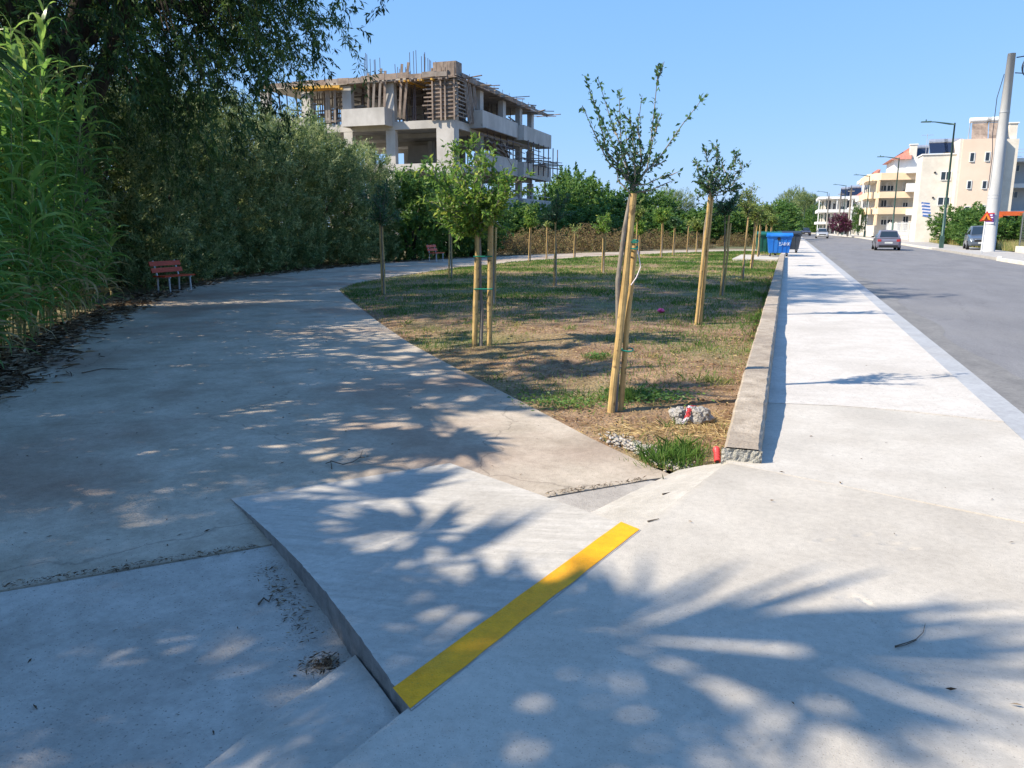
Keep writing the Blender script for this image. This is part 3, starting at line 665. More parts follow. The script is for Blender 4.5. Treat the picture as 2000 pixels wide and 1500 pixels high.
# ------------------------------------------------------------------ palms outside the picture on the left: their fronds shade the foreground
def palm_mesh(seed, h, nf=34, pet=(.9, 1.5), fan=(.75, 1.05)):
    r = np.random.default_rng(seed); lv = Leaves(); tr = MB()
    tr.tube([(0, 0, -.2), (.03, 0, h * .3), (0, .05, h * .7), (0, 0, h)], [.24, .19, .18, .20], 12)
    for k in range(nf):
        a = k * 2.4 + r.normal(0, .15); el = r.uniform(-.55, 1.25); L = r.uniform(*pet)
        out = np.array([math.cos(a) * math.cos(el), math.sin(a) * math.cos(el), math.sin(el)]); c = np.array([0, 0, h]); hub = c + out * L - np.array([0, 0, .10 * L])
        tr.tube([c, c + out * L * .5, hub], [.022, .016, .012], 5)
        sid = norm(np.cross(out, [0, 0, 1.0])); nrm = np.cross(sid, out); n = 20
        th_ = np.linspace(-1.75, 1.75, n); fl = r.uniform(*fan)
        Dv = out * np.cos(th_)[:, None] + sid * np.sin(th_)[:, None] - nrm * .22 * np.abs(np.sin(th_))[:, None] + r.normal(0, .03, (n, 3)) + np.array([0, 0, -.22])
        lv.add(np.repeat(hub[None], n, 0), Dv, fl * (1 - .25 * np.abs(th_) / 1.75) * r.uniform(.85, 1.1, n), np.clip(r.normal(.5, .2, n), 0, 1))
    return tr.mesh('palm_trunk', True), lv.mesh('palm_fronds', .115, .42)
PM = [palm_mesh(61, 6.0, 26, (.9, 2.2), (.9, 1.35)), palm_mesh(62, 5.0, 17, (.9, 2.1), (.8, 1.1))]
for a, b in PM: a.materials.append(M['darkbark']); b.materials.append(M['palm'])
for i, (x, y, z, lab) in enumerate([(-8.15, -1.4, PZ, 'fan palm just outside the picture, its frond shadows lie across the yellow strip'), (-8.9, 4.4, PZ, 'fan palm just outside the picture by the reeds, shading the middle of the path')]):
    t = thing('fan_palm', lab, 'palm', (x, y, z), i * 1.1 + .3, 'fan palms beside the path'); put('trunk', PM[i][0], None, t); put('fronds', PM[i][1], None, t)

# ------------------------------------------------------------------ young staked trees in the garden
def gz(x, y): return float(garden_z(np.array([x]), np.array([y]))[0])
RV = Vector((math.cos(YAW), math.sin(YAW), 0)); FV = Vector((-math.sin(YAW), math.cos(YAW), 0))
def stake(parent, base, top, r):
    b, t = Vector(base), Vector(top)
    pts = [b.lerp(t, k / 5) + Vector((random.gauss(0, .004), random.gauss(0, .004), 0)) for k in range(6)]
    return MB().tube(pts, [r * 1.04, r, r * 1.01, r * .98, r * .97, r * .95], 10).build('stake', M['stake'], parent, smooth=False)
def tie(parent, c, r):
    c = Vector(c); return MB().tube([c + Vector((math.cos(a) * r, math.sin(a) * r * .7, .01 * math.sin(a * 2))) for a in [k * math.pi / 6 for k in range(13)]], .008, 4).build('tie', M['greentie'], parent)
def sapling(label, base, branches, leafmat, L, n, stakes, trunk, trunk_r=.02, asp=.45, tiez=(), group='young staked trees in the garden', spread=.9, droop=0, rad=.009, jit=.015, tb=.5, name='young_tree', scrub=0):
    t = thing(name, label, 'tree', base, 0, group)
    tm = MB(); tm.tube(trunk, [trunk_r * (1.25 - .5 * k / (len(trunk) - 1)) for k in range(len(trunk))], 8)
    lv = Leaves()
    for br in branches:
        tm.tube(br, [rad * (1 - .75 * k / (len(br) - 1)) for k in range(len(br))], 5)
        ln = sum((Vector(br[k + 1]) - Vector(br[k])).length for k in range(len(br) - 1))
        along(lv, br, max(6, int(n * ln)), L, spread, jit, tb, .2, droop=droop)
    tm.build('trunk', M['bark'], t, smooth=True)
    put('leaves', lv.mesh('leaves', asp), leafmat, t)
    for b, tp, r in stakes: stake(t, b, tp, r)
    for z, r in tiez: tie(t, (stakes[0][0][0] * .5 + stakes[0][1][0] * .5 if False else trunk[1][0], trunk[1][1], z), r)
    return t
def traced(base, top, mpp, tips, wiggle=.05, depth=.3, seed=1):
    r = random.Random(seed); out = []
    for (dx, dy, *rest) in tips:
        w = r.uniform(-depth, depth) * min(1, (abs(dx) + abs(dy)) / 150)
        e = Vector(top) + RV * dx * mpp + Vector((0, 0, dy * mpp)) + FV * w
        st = Vector(top) - Vector((0, 0, r.uniform(0, .12)))
        cx = rest[0] if rest else .0
        m1 = st.lerp(e, .33) + RV * cx * mpp + Vector((0, 0, -.02)) + Vector((r.gauss(0, 1), r.gauss(0, 1), 0)) * wiggle * .5
        m2 = st.lerp(e, .68) + RV * cx * .6 * mpp + Vector((r.gauss(0, 1), r.gauss(0, 1), 0)) * wiggle * .5
        out.append([st, m1, m2, e])
    return out
def twigs(branches, k, ln, seed):
    r = random.Random(seed); out = []
    for b in branches:
        for _ in range(k):
            t = r.uniform(.15, .95) * (len(b) - 1); i = int(t); p = Vector(b[i]).lerp(Vector(b[i + 1]), t - i); d = (Vector(b[i + 1]) - Vector(b[i])).normalized()
            v = (d * .7 + Vector((r.gauss(0, .6), r.gauss(0, .6), r.gauss(.1, .4)))).normalized() * ln * r.uniform(.5, 1.2); out.append([p, p + v * .5, p + v + Vector((0, 0, .02))])
    return out
# the nearest tree, with its stake pair and its wand-like branches
b1 = gp(1200, 793, -.14); b1.z = gz(b1.x, b1.y); mp = 7.35 / 1530
top1 = RV * (24 * mp) + Vector((0, 0, 2.20))
tips1 = [(-101, 189, -18), (-66, 200, 8), (-105, 136, -22), (-60, 125, 4), (-25, 180, -6), (-20, 110, 6), (21, 169, 6), (44, 218, 14), (40, 120, 10), (148, 171, 8), (79, 4, 8), (60, 12, 6), (-14, 60, 0), (12, 75, 0), (-40, 70, -8), (25, 50, 5), (-30, 35, -6), (5, 110, 2), (-8, 140, 0)]
br1 = traced((0, 0, 0), top1, mp, tips1, .05, .32, 4)
br1 += twigs(br1, 2, .16, 8)
br1 = [b_ for k_, b_ in enumerate(br1) if k_ < 19 or k_ % 2]
sapling('tallest young tree with wand-like branches, tied to thick stakes in the foreground', b1, br1, M['young'], .056, 84, [(tuple(RV * -.045 - FV * .02 + Vector((0, 0, -.15))), tuple(RV * .125 + Vector((0, 0, 2.10))), .036), (tuple(RV * .062 + FV * .05 + Vector((0, 0, -.15))), tuple(RV * .155 + FV * .07 + Vector((0, 0, 1.62))), .027)],
    [tuple(RV * .01 + FV * .03 + Vector((0, 0, -.1))), tuple(RV * .025 + FV * .04 + Vector((0, 0, .7))), tuple(RV * -.002 - FV * .01 + Vector((0, 0, 1.3))), tuple(RV * .048 - FV * .015 + Vector((0, 0, 1.78))), tuple(RV * .085 + Vector((0, 0, 2.0))), tuple(top1)], .022, .5, (), spread=.9, jit=.012, tb=.45)
b2 = gp(1366, 632, -.12); b2.z = gz(b2.x, b2.y); mp = 13.6 / 1530
top2 = RV * (10 * mp) + Vector((0, 0, 2.36))
br2 = traced((0, 0, 0), top2, mp, [(-28, 55, -4), (-14, 80, -2), (10, 88, 2), (14, 60, 2), (40, 66, 8), (62, 45, 6), (70, 52, 12), (58, 8, 4), (45, -2, 4), (-32, 40, -6), (-26, -14, -4), (30, 25, 0), (-10, 35, 0), (0, 30, 0), (20, 40, 0), (-22, 15, 0), (35, 45, 0)], .06, .4, 6); br2 += twigs(br2, 4, .2, 3)
sapling('leafy round-headed young tree on a brown stake pair, second along the wall', b2, br2, M['young'], .075, 60, [((-.06, -.05, -.15), tuple(RV * .07 + Vector((0, 0, 2.28))), .032), ((.00, .03, -.15), tuple(RV * .13 + FV * .04 + Vector((0, 0, 2.26))), .032)], [(-.02, .08, -.1), (.0, .06, 1.2), tuple(RV * .02 + Vector((0, 0, 1.7))), tuple(top2)], .03, .5, (), tb=.45)
# twin-staked locust-like tree on the left of the garden
b3 = gp(938, 668, -.12); b3.z = gz(b3.x, b3.y); mp = 11.3 / 1530
top3 = Vector((0, 0, 1.75)); r3 = random.Random(5); tips3 = [(-80, 80), (-95, 110), (-60, 130), (-45, 165), (-20, 170), (0, 150), (15, 160), (45, 110), (55, 75), (30, 120), (-30, 110), (-75, 40), (-60, 15), (-40, 60), (20, 60), (40, 40), (-95, 60), (-10, 90), (-65, 95), (-30, 30), (60, 95), (-85, 20), (-50, -5)]
br3 = traced((0, 0, 0), top3, mp, tips3, .08, .6, 5); br3 += twigs(br3, 7, .36, 4)
sapling('leafy bright green young tree between two separate wooden stakes tied with green cord', b3, br3, M['bright'], .10, 62, [(tuple(RV * -.09 + Vector((0, 0, -.15))), tuple(RV * -.02 + Vector((0, 0, 1.82))), .040), (tuple(RV * .135 + Vector((0, 0, -.15))), tuple(RV * .165 + Vector((0, 0, 1.85))), .040)], [(0, 0, -.1), (.03, .01, .5), (.0, .02, .95), (.01, 0, 1.4), tuple(top3)], .024, .42, (), droop=.25, tb=.55)
for o in list(COL.objects):
    pass
t3 = [o for o in COL.objects if o.get('label', '').startswith('leafy bright green young')][0]
for z in (.86, 1.34): MB().tube([tuple(RV * -.09 + Vector((0, 0, z))), tuple(RV * .04 + FV * .03 + Vector((0, 0, z - .01))), tuple(RV * .19 + Vector((0, 0, z + .01))), tuple(RV * .19 - FV * .05 + Vector((0, 0, z))), tuple(RV * -.09 - FV * .05 + Vector((0, 0, z)))], .009, 4).build('tie', M['greentie'], t3)
t1 = [o for o in COL.objects if o.get('label', '').startswith('tallest young tree')][0]
for z, r in ((1.60, .085), (1.66, .085), (.62, .09)): tie(t1, tuple(RV * (.06 + .02 * z) + Vector((0, .03, z))), r)
MB().tube([tuple(RV * .18 + Vector((0, 0, 1.58))), tuple(RV * .21 - FV * .02 + Vector((0, 0, 1.42))), tuple(RV * .17 - FV * .03 + Vector((0, 0, 1.32))), tuple(RV * .12 - FV * .04 + Vector((0, 0, 1.25)))], .005, 4).build('loose_cord', M['tape'], t1)
# the remaining saplings: foot pixel, stake top row, crown top row, half-width in pixels, kind
SAP = [
    (748, 572, 430, 335, 40, 'dark', 'thin young tree with dark feathery head against the hedge, leftmost in the garden'),
    (880, 545, 428, 330, 45, 'bright', 'young tree on a close stake pair left of the twin-staked tree'),
    (962, 598, 425, 340, 38, 'bright', 'young tree just behind the right stake of the twin-staked tree'),
    (1034, 510, 440, 395, 16, 'bright', 'small pale green sapling on two stakes near the far path, below the unfinished building'),
    (1068, 505, 438, 428, 8, 'dry', 'bare dry sapling on one stake at the far path'),
    (1084, 559, 430, 366, 32, 'young', 'dark dense-headed young tree on a dark stake in the middle of the garden'),
    (1122, 501, 452, 425, 12, 'dry', 'thin sapling on two pale stakes in front of the arched vine mound'),
    (1177, 534, 450, 412, 22, 'bright', 'short young tree left of the tallest tree, with bright round head'),
    (1242, 513, 432, 392, 15, 'willow', 'slim sapling on a tall thin stake right of the tallest tree'),
    (1248, 498, 455, 425, 12, 'bright', 'small sapling on a short stake behind the slim one'),
    (1291, 505, 432, 405, 20, 'bright', 'sapling with rounded bright head in the middle of the far row'),
    (1315, 500, 440, 425, 12, 'young', 'sapling with thin leafy top right of the rounded bright one'),
    (1342, 495, 440, 430, 9, 'dry', 'nearly bare stake sapling at the far path'),
    (1360, 494, 448, 422, 15, 'willow', 'yellowish sapling at the far path left of the brown stake pair'),
    (1409, 578, 415, 372, 34, 'young', 'dense round-headed young tree, third in the row by the wall'),
    (1450, 547, 418, 362, 32, 'willow', 'feathery open-headed young tree, fourth in the row by the wall'),
    (1467, 527, 430, 375, 26, 'willow', 'feathery yellow-green young tree, fifth in the row by the wall'),
    (1480, 505, 435, 395, 20, 'willow', 'yellow-green sapling just left of the bins'),
    (1492, 495, 436, 402, 18, 'willow', 'yellow-green sapling behind the green bin'),
    (1502, 490, 437, 408, 14, 'willow', 'last yellow-green sapling, partly behind the bins'),
]
kinds = {'dark': (M['young'], .11, 60, .3), 'bright': (M['bright'], .12, 70, .5), 'dry': (M['willow'], .08, 10, .6), 'young': (M['young'], .10, 90, .35), 'willow': (M['willow'], .11, 55, .55)}
for i, (px, py, st, ct, hw, kd, lab) in enumerate(SAP):
    b = gp(px, py, -.13); b.z = gz(b.x, b.y); d = (b - cam.location).dot(FV); mpp = d / 1530; r = random.Random(200 + i)
    hs = (py - st) * mpp; hc = max((py - ct) * mpp, hs + .15); w = hw * mpp
    lm, L, n, tb = kinds[kd]; L = max(L, .0045 * d) * .9
    top = Vector((r.gauss(0, .02), r.gauss(0, .02), hs * .97)); br = []
    nb = 16 if kd != 'dry' else 5
    for k in range(nb):
        a = k * 2.4 + r.gauss(0, .3); q = r.random() ** .6 * w; z = hs + (hc - hs) * (r.uniform(.0, 1) if kd != 'willow' else r.uniform(.2, 1.0)) * (1 - .5 * (q / max(w, .01)) ** 2)
        e = Vector((math.cos(a) * q, math.sin(a) * q, z)); br.append([top, top.lerp(e, .5) + Vector((0, 0, .05)), e])
    br += twigs(br, 4 if kd != 'dry' else 1, max(.14, w * .45), i)
    tot = sum((Vector(x[-1]) - Vector(x[0])).length for x in br)
    ns = 2 if i not in (4, 5, 8, 12, 13, 15) else 1; lx = r.gauss(.03, .03)
    if i in (14, 15, 16): lx = .10
    stk = [((-.04, r.gauss(0, .03), -.15), (-.02 + lx, r.gauss(0, .02), hs * r.uniform(.97, 1.02)), .027)]
    if ns == 2: stk.append(((.03, .05, -.15), (.035 + lx, .03, hs * r.uniform(.86, 1.0)), .025))
    sapling(lab, b, br, lm, L, n * .8, stk, [(.02, .03, -.1), (.02, .02, hs * .5), tuple(top)], .018, .40, (), droop=.1, jit=.03, tb=tb)

# ------------------------------------------------------------------ grass, weeds, straw, stones
GP = GB + [(-.33, 60.5), (-.33, 5.5)]
def blades(name, x, y, h, w, tint, m, lean=.5, label=None, cat=None):
    n = len(x); z = garden_z(x, y); a = rng.uniform(0, 6.28, n); l = rng.normal(0, lean, n); b = rng.uniform(0, 6.28, n)
    P = np.stack([x, y, z - .01], 1); X = np.stack([np.cos(a), np.sin(a), np.zeros(n)], 1) * (w / 2)[:, None]
    Tp = P + np.stack([np.cos(b) * l * h, np.sin(b) * l * h, h], 1); Md = P + (Tp - P) * .55 + np.stack([np.zeros(n), np.zeros(n), h * .12], 1)
    V = np.stack([P - X, P + X, Md + X * .7, Tp, Md - X * .7], 1)
    return tag(put(name, quads(name, V, np.arange(n * 5).reshape(n, 5), tint), m), label, cat, kind='stuff')
def scatter(n, y0, y1, pw):
    y = y0 + (y1 - y0) * rng.random(n) ** pw; x = rng.uniform(-14, -.33, n)
    k = inpoly(x, y, GP) & (polydist(x, y, GB) > .06); return x[k], y[k]
x, y = scatter(330000, 5.5, 60, 1.9)
m1 = vnoise(x, y, .42, 1) + .5 * vnoise(x, y, 1.7, 2); near = np.clip((y - 8) / 6, 0, 1)
k = rng.random(len(x)) < np.clip(.10 + .9 * (m1 + .05 + .42 * near), .05 + .05 * near, 1) * (.30 + .70 * near)
x, y, m1, near = x[k], y[k], m1[k], near[k]
dist = np.hypot(x, y)
green = np.clip(.60 - .80 * (m1 + .22) - .10 * near + rng.normal(0, .2, len(x)) + .12 * np.sin(y * .3), 0, 1)
hh = rng.uniform(.025, .075, len(x)) * (1 + .7 * np.clip(m1, 0, 1)) * (.8 + dist / 90); ww = .004 + dist * .00045
blades('grass', x, y, hh, ww, green, M['grass'], .7, 'short patchy green and dry grass covering the garden', 'grass')
def clump(name, px, py, n, rad, h, tint, m, label, cat, lean=.6, w=.006, squash=1.0):
    c = gp(px, py, -.17); x = c.x + rng.normal(0, rad, n); y = c.y + rng.normal(0, rad * squash, n)
    return blades(name, x, y, h * rng.uniform(.5, 1.15, n), np.full(n, w) * rng.uniform(.7, 1.3, n), np.clip(rng.normal(tint, .15, n), 0, 1), m, lean, label, cat)
clump('grass_tuft', 1305, 892, 420, .13, .16, .16, M['grass'], 'bright green grass tuft at the garden tip beside the wall end', 'grass', .8, .008)
clump('grass_tuft', 1330, 880, 200, .10, .15, .2, M['grass'], 'green grass tuft next to the red pipe end', 'grass', .8, .008)
clump('grass_tuft', 1222, 778, 260, .10, .17, .16, M['grass'], 'green grass tuft at the foot of the tallest staked tree', 'grass', .7, .007)
clump('grass_tuft', 1110, 772, 320, .24, .08, .22, M['grass'], 'low green weeds at the path edge left of the tallest tree', 'grass', .9, .009)
clump('grass_tuft', 1170, 705, 160, .12, .09, .3, M['grass'], 'small green tuft behind the tallest staked tree', 'grass', .8, .008)
clump('grass_tuft', 1400, 755, 120, .10, .10, .45, M['grass'], 'half dry grass tuft against the low wall', 'grass', .8, .007)
cx, cy = scatter(900, 5.6, 30, 1.3); cx, cy = cx[:150], cy[:150]; q = rng.integers(0, len(cx), 5200)
blades('weed_tufts', cx[q] + rng.normal(0, .07, 5200), cy[q] + rng.normal(0, .07, 5200), rng.uniform(.03, .12, 5200), np.full(5200, .008), np.clip(rng.normal(.2, .18, 5200) + (q % 5 == 0) * .5, 0, 1), M['grass'], .9, 'small scattered green and dry weed tufts in the garden soil', 'weeds')
def ground_leaves(name, px, py, n, rx, ry, L, tint, m, label, cat, asp=.5, up=.25, zo=.02):
    c = gp(px, py, -.17); x = c.x + rng.normal(0, rx, n); y = c.y + rng.normal(0, ry, n); z = garden_z(x, y) + zo + rng.uniform(0, .05, n) * (up > .1)
    a = rng.uniform(0, 6.28, n); lv = Leaves(); lv.add(np.stack([x, y, z], 1), np.stack([np.cos(a), np.sin(a), rng.normal(up, .2, n)], 1), L * rng.uniform(.5, 1.2, n), np.clip(rng.normal(tint, .2, n), 0, 1))
    return tag(put(name, lv.mesh(name, asp), m), label, cat, kind='stuff')
ground_leaves('weed_patch', 1268, 778, 700, .24, .16, .055, .6, M['fig'], 'patch of broad-leaved weeds right of the tallest staked tree', 'weeds')
ground_leaves('weed_patch', 1090, 785, 500, .26, .14, .045, .7, M['fig'], 'low broad-leaved weeds along the path edge', 'weeds')
ground_leaves('weed_patch', 1165, 705, 140, .10, .09, .045, .7, M['fig'], 'small round weed behind the tallest tree', 'weeds')
ground_leaves('straw', 1330, 838, 900, .26, .16, .13, .6, M['straw'], 'yellow dry straw lying around the concrete rubble', 'straw', .06, .05, .005)
ground_leaves('straw', 1215, 835, 500, .16, .12, .12, .6, M['straw'], 'dry straw by the tip of the path edge', 'straw', .06, .05, .005)
ground_leaves('straw', 1390, 830, 300, .10, .25, .16, .6, M['straw'], 'dry straw along the low wall', 'straw', .05, .05, .005)
# dry bits over the whole near soil
x, y = scatter(26000, 5.5, 13, 1.0); n = len(x); a = rng.uniform(0, 6.28, n); lv = Leaves()
lv.add(np.stack([x, y, garden_z(x, y) + .004], 1), np.stack([np.cos(a), np.sin(a), rng.normal(0.05, .15, n)], 1), rng.uniform(.02, .09, n), rng.random(n) ** .9)
tag(put('dry_stalks', lv.mesh('dry_stalks', .12), M['straw']), 'dry stalks and chaff scattered over the bare soil', 'straw', kind='stuff')
def lump_mesh(seed, rough=.35, sub=1):
    import bmesh
    bm = bmesh.new(); bmesh.ops.create_icosphere(bm, subdivisions=sub, radius=1)
    for v in bm.verts: v.co *= 1 + rough * noise.noise(v.co * 1.3 + Vector((seed, seed * 2, 0))) + rough * .5 * noise.noise(v.co * 4 + Vector((seed, 0, 3)))
    me = bpy.data.meshes.new('lump'); bm.to_mesh(me); bm.free(); return me
def scree(name, pts, sizes, m, label, cat):
    V = []; F = []; base = [lump_mesh(k + .5, .5, 1) for k in range(5)]; bv = []; bf = None
    for me in base:
        a = np.empty(len(me.vertices) * 3, np.float32); me.vertices.foreach_get('co', a); bv.append(a.reshape(-1, 3)); bf = np.array([list(p.vertices) for p in me.polygons])
    for i, (p, s) in enumerate(zip(pts, sizes)):
        a = rng.uniform(0, 6.28); c, sn = math.cos(a), math.sin(a); v = bv[i % 5] * np.array([s, s * rng.uniform(.6, 1), s * rng.uniform(.4, .7)]); v = v @ np.array([[c, sn, 0], [-sn, c, 0], [0, 0, 1]]) + p
        F.append(bf + len(V) * len(v)); V.append(v)
    return tag(put(name, quads(name, np.concatenate(V), np.concatenate(F)), m), label, cat, kind='stuff')
x, y = scatter(9000, 5.5, 15, 1.2); x, y = x[:2600], y[:2600]
scree('soil_clods', np.stack([x, y, garden_z(x, y)], 1), rng.uniform(.004, .022, len(x)) * (1 + 1.3 * (rng.random(len(x)) < .06)), M['soil'], 'small clods and pebbles lying on the garden soil', 'clods')
n = 520; t = rng.random(n); c0, c1 = gp(1195, 850, PZ), gp(1335, 915, PZ); x = c0.x + (c1.x - c0.x) * t + rng.normal(0, .07, n); y = c0.y + (c1.y - c0.y) * t + rng.normal(0, .06, n)
scree('gravel', np.stack([x, y, np.full(n, PZ + .004)], 1), rng.uniform(.004, .030, n) ** 1.0 * rng.uniform(.5, 1, n), M['stone'], 'grey gravel at the tip of the garden next to the path joint', 'gravel')
# rubble with barrier tape
rb = gp(1352, 818, -.15); rb.z = gz(rb.x, rb.y)
def rubble(label, off, s, sc, seed):
    o = put('concrete_rubble', lump_mesh(seed, .42, 4), M['rock'], None, (rb.x + off[0], rb.y + off[1], rb.z + off[2]), (0, 0, seed)); o.scale = sc
    for p in o.data.polygons: p.use_smooth = False
    return tag(o, label, 'rubble')
rubble('larger grey lump of broken concrete beside the low wall, right of the tape', (.05, .02, .06), 1, (.125, .10, .085), 3.1)
rubble('smaller grey lump of broken concrete, left of the tape', (-.13, .01, .055), 1, (.085, .075, .075), 5.3)
rubble('small flat chip of concrete in front of the two lumps', (-.09, -.10, .01), 1, (.07, .05, .03), 8.2)
def ribbon(name, pts, w, m, label, cat, parent=None):
    mb = MB()
    for i, p in enumerate(pts): q = Vector(p); mb.v += [tuple(q + RV * w * .5 + Vector((0, 0, .006 * (i % 2)))), tuple(q - RV * w * .5)]
    for i in range(len(pts) - 1): mb.f.append((2 * i, 2 * i + 1, 2 * i + 3, 2 * i + 2))
    o = mb.build(name, m, parent)
    if label: tag(o, label, cat)
    return o
rt = random.Random(12)
def crumple(pts, w, m, name, parent=None):
    mb = MB(); n = 18; P_ = [rb + RV * a - FV * f + Vector((0, 0, z)) for a, f, z in pts]
    for i in range(n + 1):
        u = i / n * (len(P_) - 1); k = min(int(u), len(P_) - 2); q = P_[k].lerp(P_[k + 1], u - k); tw_ = rt.uniform(-.9, .9); v = (RV * math.cos(tw_) + Vector((0, 0, math.sin(tw_)))) * w * rt.uniform(.35, .6)
        mb.v += [tuple(q + v + Vector((0, 0, .006))), tuple(q + Vector((0, 0, .012 + rt.uniform(0, .012)))), tuple(q - v + Vector((0, 0, .006)))]
    for i in range(n):
        for k in range(2): a = 3 * i + k; mb.f.append((a, a + 1, a + 4, a + 3))
    return mb.build(name, m, parent)
tp = tag(crumple(((.03, -.10, .085), (-.02, -.03, .135), (-.045, .03, .125), (-.06, .07, .085), (-.085, .11, .04), (-.12, .14, .02)), .045, M['tape'], 'barrier_tape'), 'crumpled red and white barrier tape over the concrete rubble', 'tape')
crumple(((-.04, .04, .128), (-.055, .07, .096), (-.075, .10, .058)), .05, M['redplastic'], 'red_band', tp)
crumple(((.05, -.11, .08), (.03, -.07, .112), (.0, -.05, .132)), .05, M['redplastic'], 'red_band', tp)
# red corrugated pipe end
pp = gp(1401, 904, -.14); mb = MB(); pts = []; rd = []
for k in range(34): u = k / 33; pts.append(pp + Vector((-.03 * u, .22 * u, .010 + .05 * math.sin(u * 2.6)))); rd.append(.0195 + (.0065 if k % 4 in (1, 2) else 0))
pe = tag(mb.tube(pts, rd, 12).build('pipe_end', M['redplastic'], smooth=False), 'red corrugated plastic pipe end sticking out beside the wall end', 'pipe')
MB().tube([pts[0] - Vector((0, .003, 0)), pts[0] + Vector((0, .001, 0))], .014, 10).build('opening', M['black'], pe)  # black disc puts the shade inside the pipe end into colour
lp = gp(1292, 609, -.1); lp.z = gz(lp.x, lp.y)
o = put('litter_scrap', lump_mesh(9.1, .7, 2), M['pink'], None, (lp.x, lp.y, lp.z + .05), (.3, .2, 1)); o.scale = (.09, .05, .045); tag(o, 'crumpled pink scrap of litter in the shaded grass', 'litter')
# twigs and leaves on the concrete
def twig(label, pts, r, m=None):
    mb = MB(); mb.tube(pts, [r * (1 - .6 * k / (len(pts) - 1)) for k in range(len(pts))], 5); return tag(mb.build('twig', m or M['twig']), label, 'twig')
tw = twig('thin curved dry twig on the sunny sidewalk at the right', [gp(x, y, .008) for x, y in ((1748, 1262), (1772, 1255), (1790, 1248), (1803, 1235), (1807, 1218))], .0024)
MB().tube([gp(1748, 1264, .008), gp(1770, 1259, .008), gp(1790, 1250, .010)], .0018, 5).build('side_twig', M['twig'], tw)
tw = twig('forked dry twig on the shaded path near the ramp', [gp(x, y, PZ + .02) for x, y in ((648, 915), (646, 900), (670, 907), (690, 902), (703, 893), (708, 880))], .005)
MB().tube([gp(703, 893, PZ + .02), gp(712, 893, PZ + .05)], .004, 4).build('side_twig', M['twig'], tw)
MB().tube([gp(646, 902, PZ + .02), gp(636, 905, PZ + .015)], .004, 4).build('side_twig', M['twig'], tw)
tw = twig('small woody scrap beside the left side of the ramp', [gp(x, y, PZ + .012) for x, y in ((505, 1180), (515, 1168), (525, 1175), (532, 1160))], .006)
twig('short dark stick near the right corner of the ramp', [gp(1265, 1018, .004), gp(1287, 1013, .006)], .005)
twig('short dark stick on the fillet below the wall end', [gp(1294, 965, -.06), gp(1312, 961, -.06)], .006)
twig('long thin stick on the shaded path at the foot of the reeds', [gp(160, 728, PZ + .01), gp(200, 720, PZ + .01), gp(250, 721, PZ + .01)], .008)
# scattered dead leaves and crumbs over path and sidewalk
n = 1500; x = rng.uniform(-9, 1.6, n); y = rng.uniform(1.2, 22, n) ** 1.0
ze = np.where(x > edge(y), .010, PZ + .006); k = ~inpoly(x, y, GP) & ~((x > -1.7) & (x < edge(y) + .05)) & ~inpoly(x, y, [(-.5, 2), (-.5, 4), (-2.3, 5.4), (-3.6, 4.1), (-1.2, 1.9)]) & (x > -8 - y * .55) & (~((x > -.35) & (x < .0))) & (~((x > edge(y)) & (rng.random(n) < .72)))
x, y, ze = x[k], y[k], ze[k]; n = len(x); a = rng.uniform(0, 6.28, n); lv = Leaves()
lv.add(np.stack([x, y, ze], 1), np.stack([np.cos(a), np.sin(a), rng.normal(0, .1, n)], 1), rng.uniform(.008, .045, n), rng.random(n) ** 1.5 * .8)
tag(put('fallen_leaves', lv.mesh('fallen_leaves', .26), M['litter']), 'small dead leaves and crumbs scattered on the concrete', 'leaves', kind='stuff')
def debris(px0, py0, px1, py1, n, w, label):
    n = int(n * 1.2)
    a0, a1 = gp(px0, py0, PZ), gp(px1, py1, PZ); t = rng.random(n); x = a0.x + (a1.x - a0.x) * t + rng.normal(0, w, n); y = a0.y + (a1.y - a0.y) * t + rng.normal(0, w, n)
    a = rng.uniform(0, 6.28, n); lv = Leaves(); lv.add(np.stack([x, y, PZ + .004 + rng.uniform(0, .02, n)], 1), np.stack([np.cos(a), np.sin(a), rng.normal(0, .25, n)], 1), rng.uniform(.005, .05, n) * rng.random(n) ** .6, rng.random(n) ** 1.1)
    tag(put('dry_debris', lv.mesh('dry_debris', .2), M['litter']), label, 'debris', kind='stuff')
debris(520, 1110, 600, 1250, 420, .035, 'dry needles and leaves gathered along the ramp side')
debris(610, 1300, 650, 1300, 380, .035, 'small heap of dry leaves in the corner of ramp and fillet')
debris(0, 1150, 495, 1070, 500, .016, 'crumbs of dry leaves caught in the path joint')
debris(1065, 968, 1262, 938, 260, .014, 'dry grass caught in the joint right of the ramp')

# ------------------------------------------------------------------ benches
def bench(label, loc, rz):
    t = thing('park_bench', label, 'bench', loc, rz, 'red slatted benches along the path')
    for y in (-.40, .40):
        MB().tube([(-.22, y, 0), (-.20, y, .42), (-.33, y, .86)], .024, 6).build('back_leg', M['steel'], t)
        MB().tube([(.20, y, 0), (.19, y, .42)], .024, 6).build('front_leg', M['steel'], t)
        MB().box((-.24, y - .02, .395), (.24, y + .02, .425)).build('seat_support', M['steel'], t)
        for x in (-.22, .20): MB().box((x - .05, y - .05, 0), (x + .05, y + .05, .008)).build('foot_plate', M['steel'], t)
    for x in (-.13, .02, .17): piece('seat_slat', M['redwood'], t, (x, 0, .445), size=(.125, 1.15, .035))
    for z, x in ((.60, -.235), (.78, -.29)): piece('back_slat', M['redwood'], t, (x, 0, z), size=(.032, 1.15, .13), rot=(0, -.29, 0))
p = gp(322, 572, PZ); bench('red slatted bench with grey steel legs at the near end of the hedge', (p.x - .1, p.y + .5, PZ), 0.0)
p = gp(846, 511, PZ); bench('small looking red slatted bench far along the path below the fig trees', (p.x, p.y + .4, PZ), 0.0)

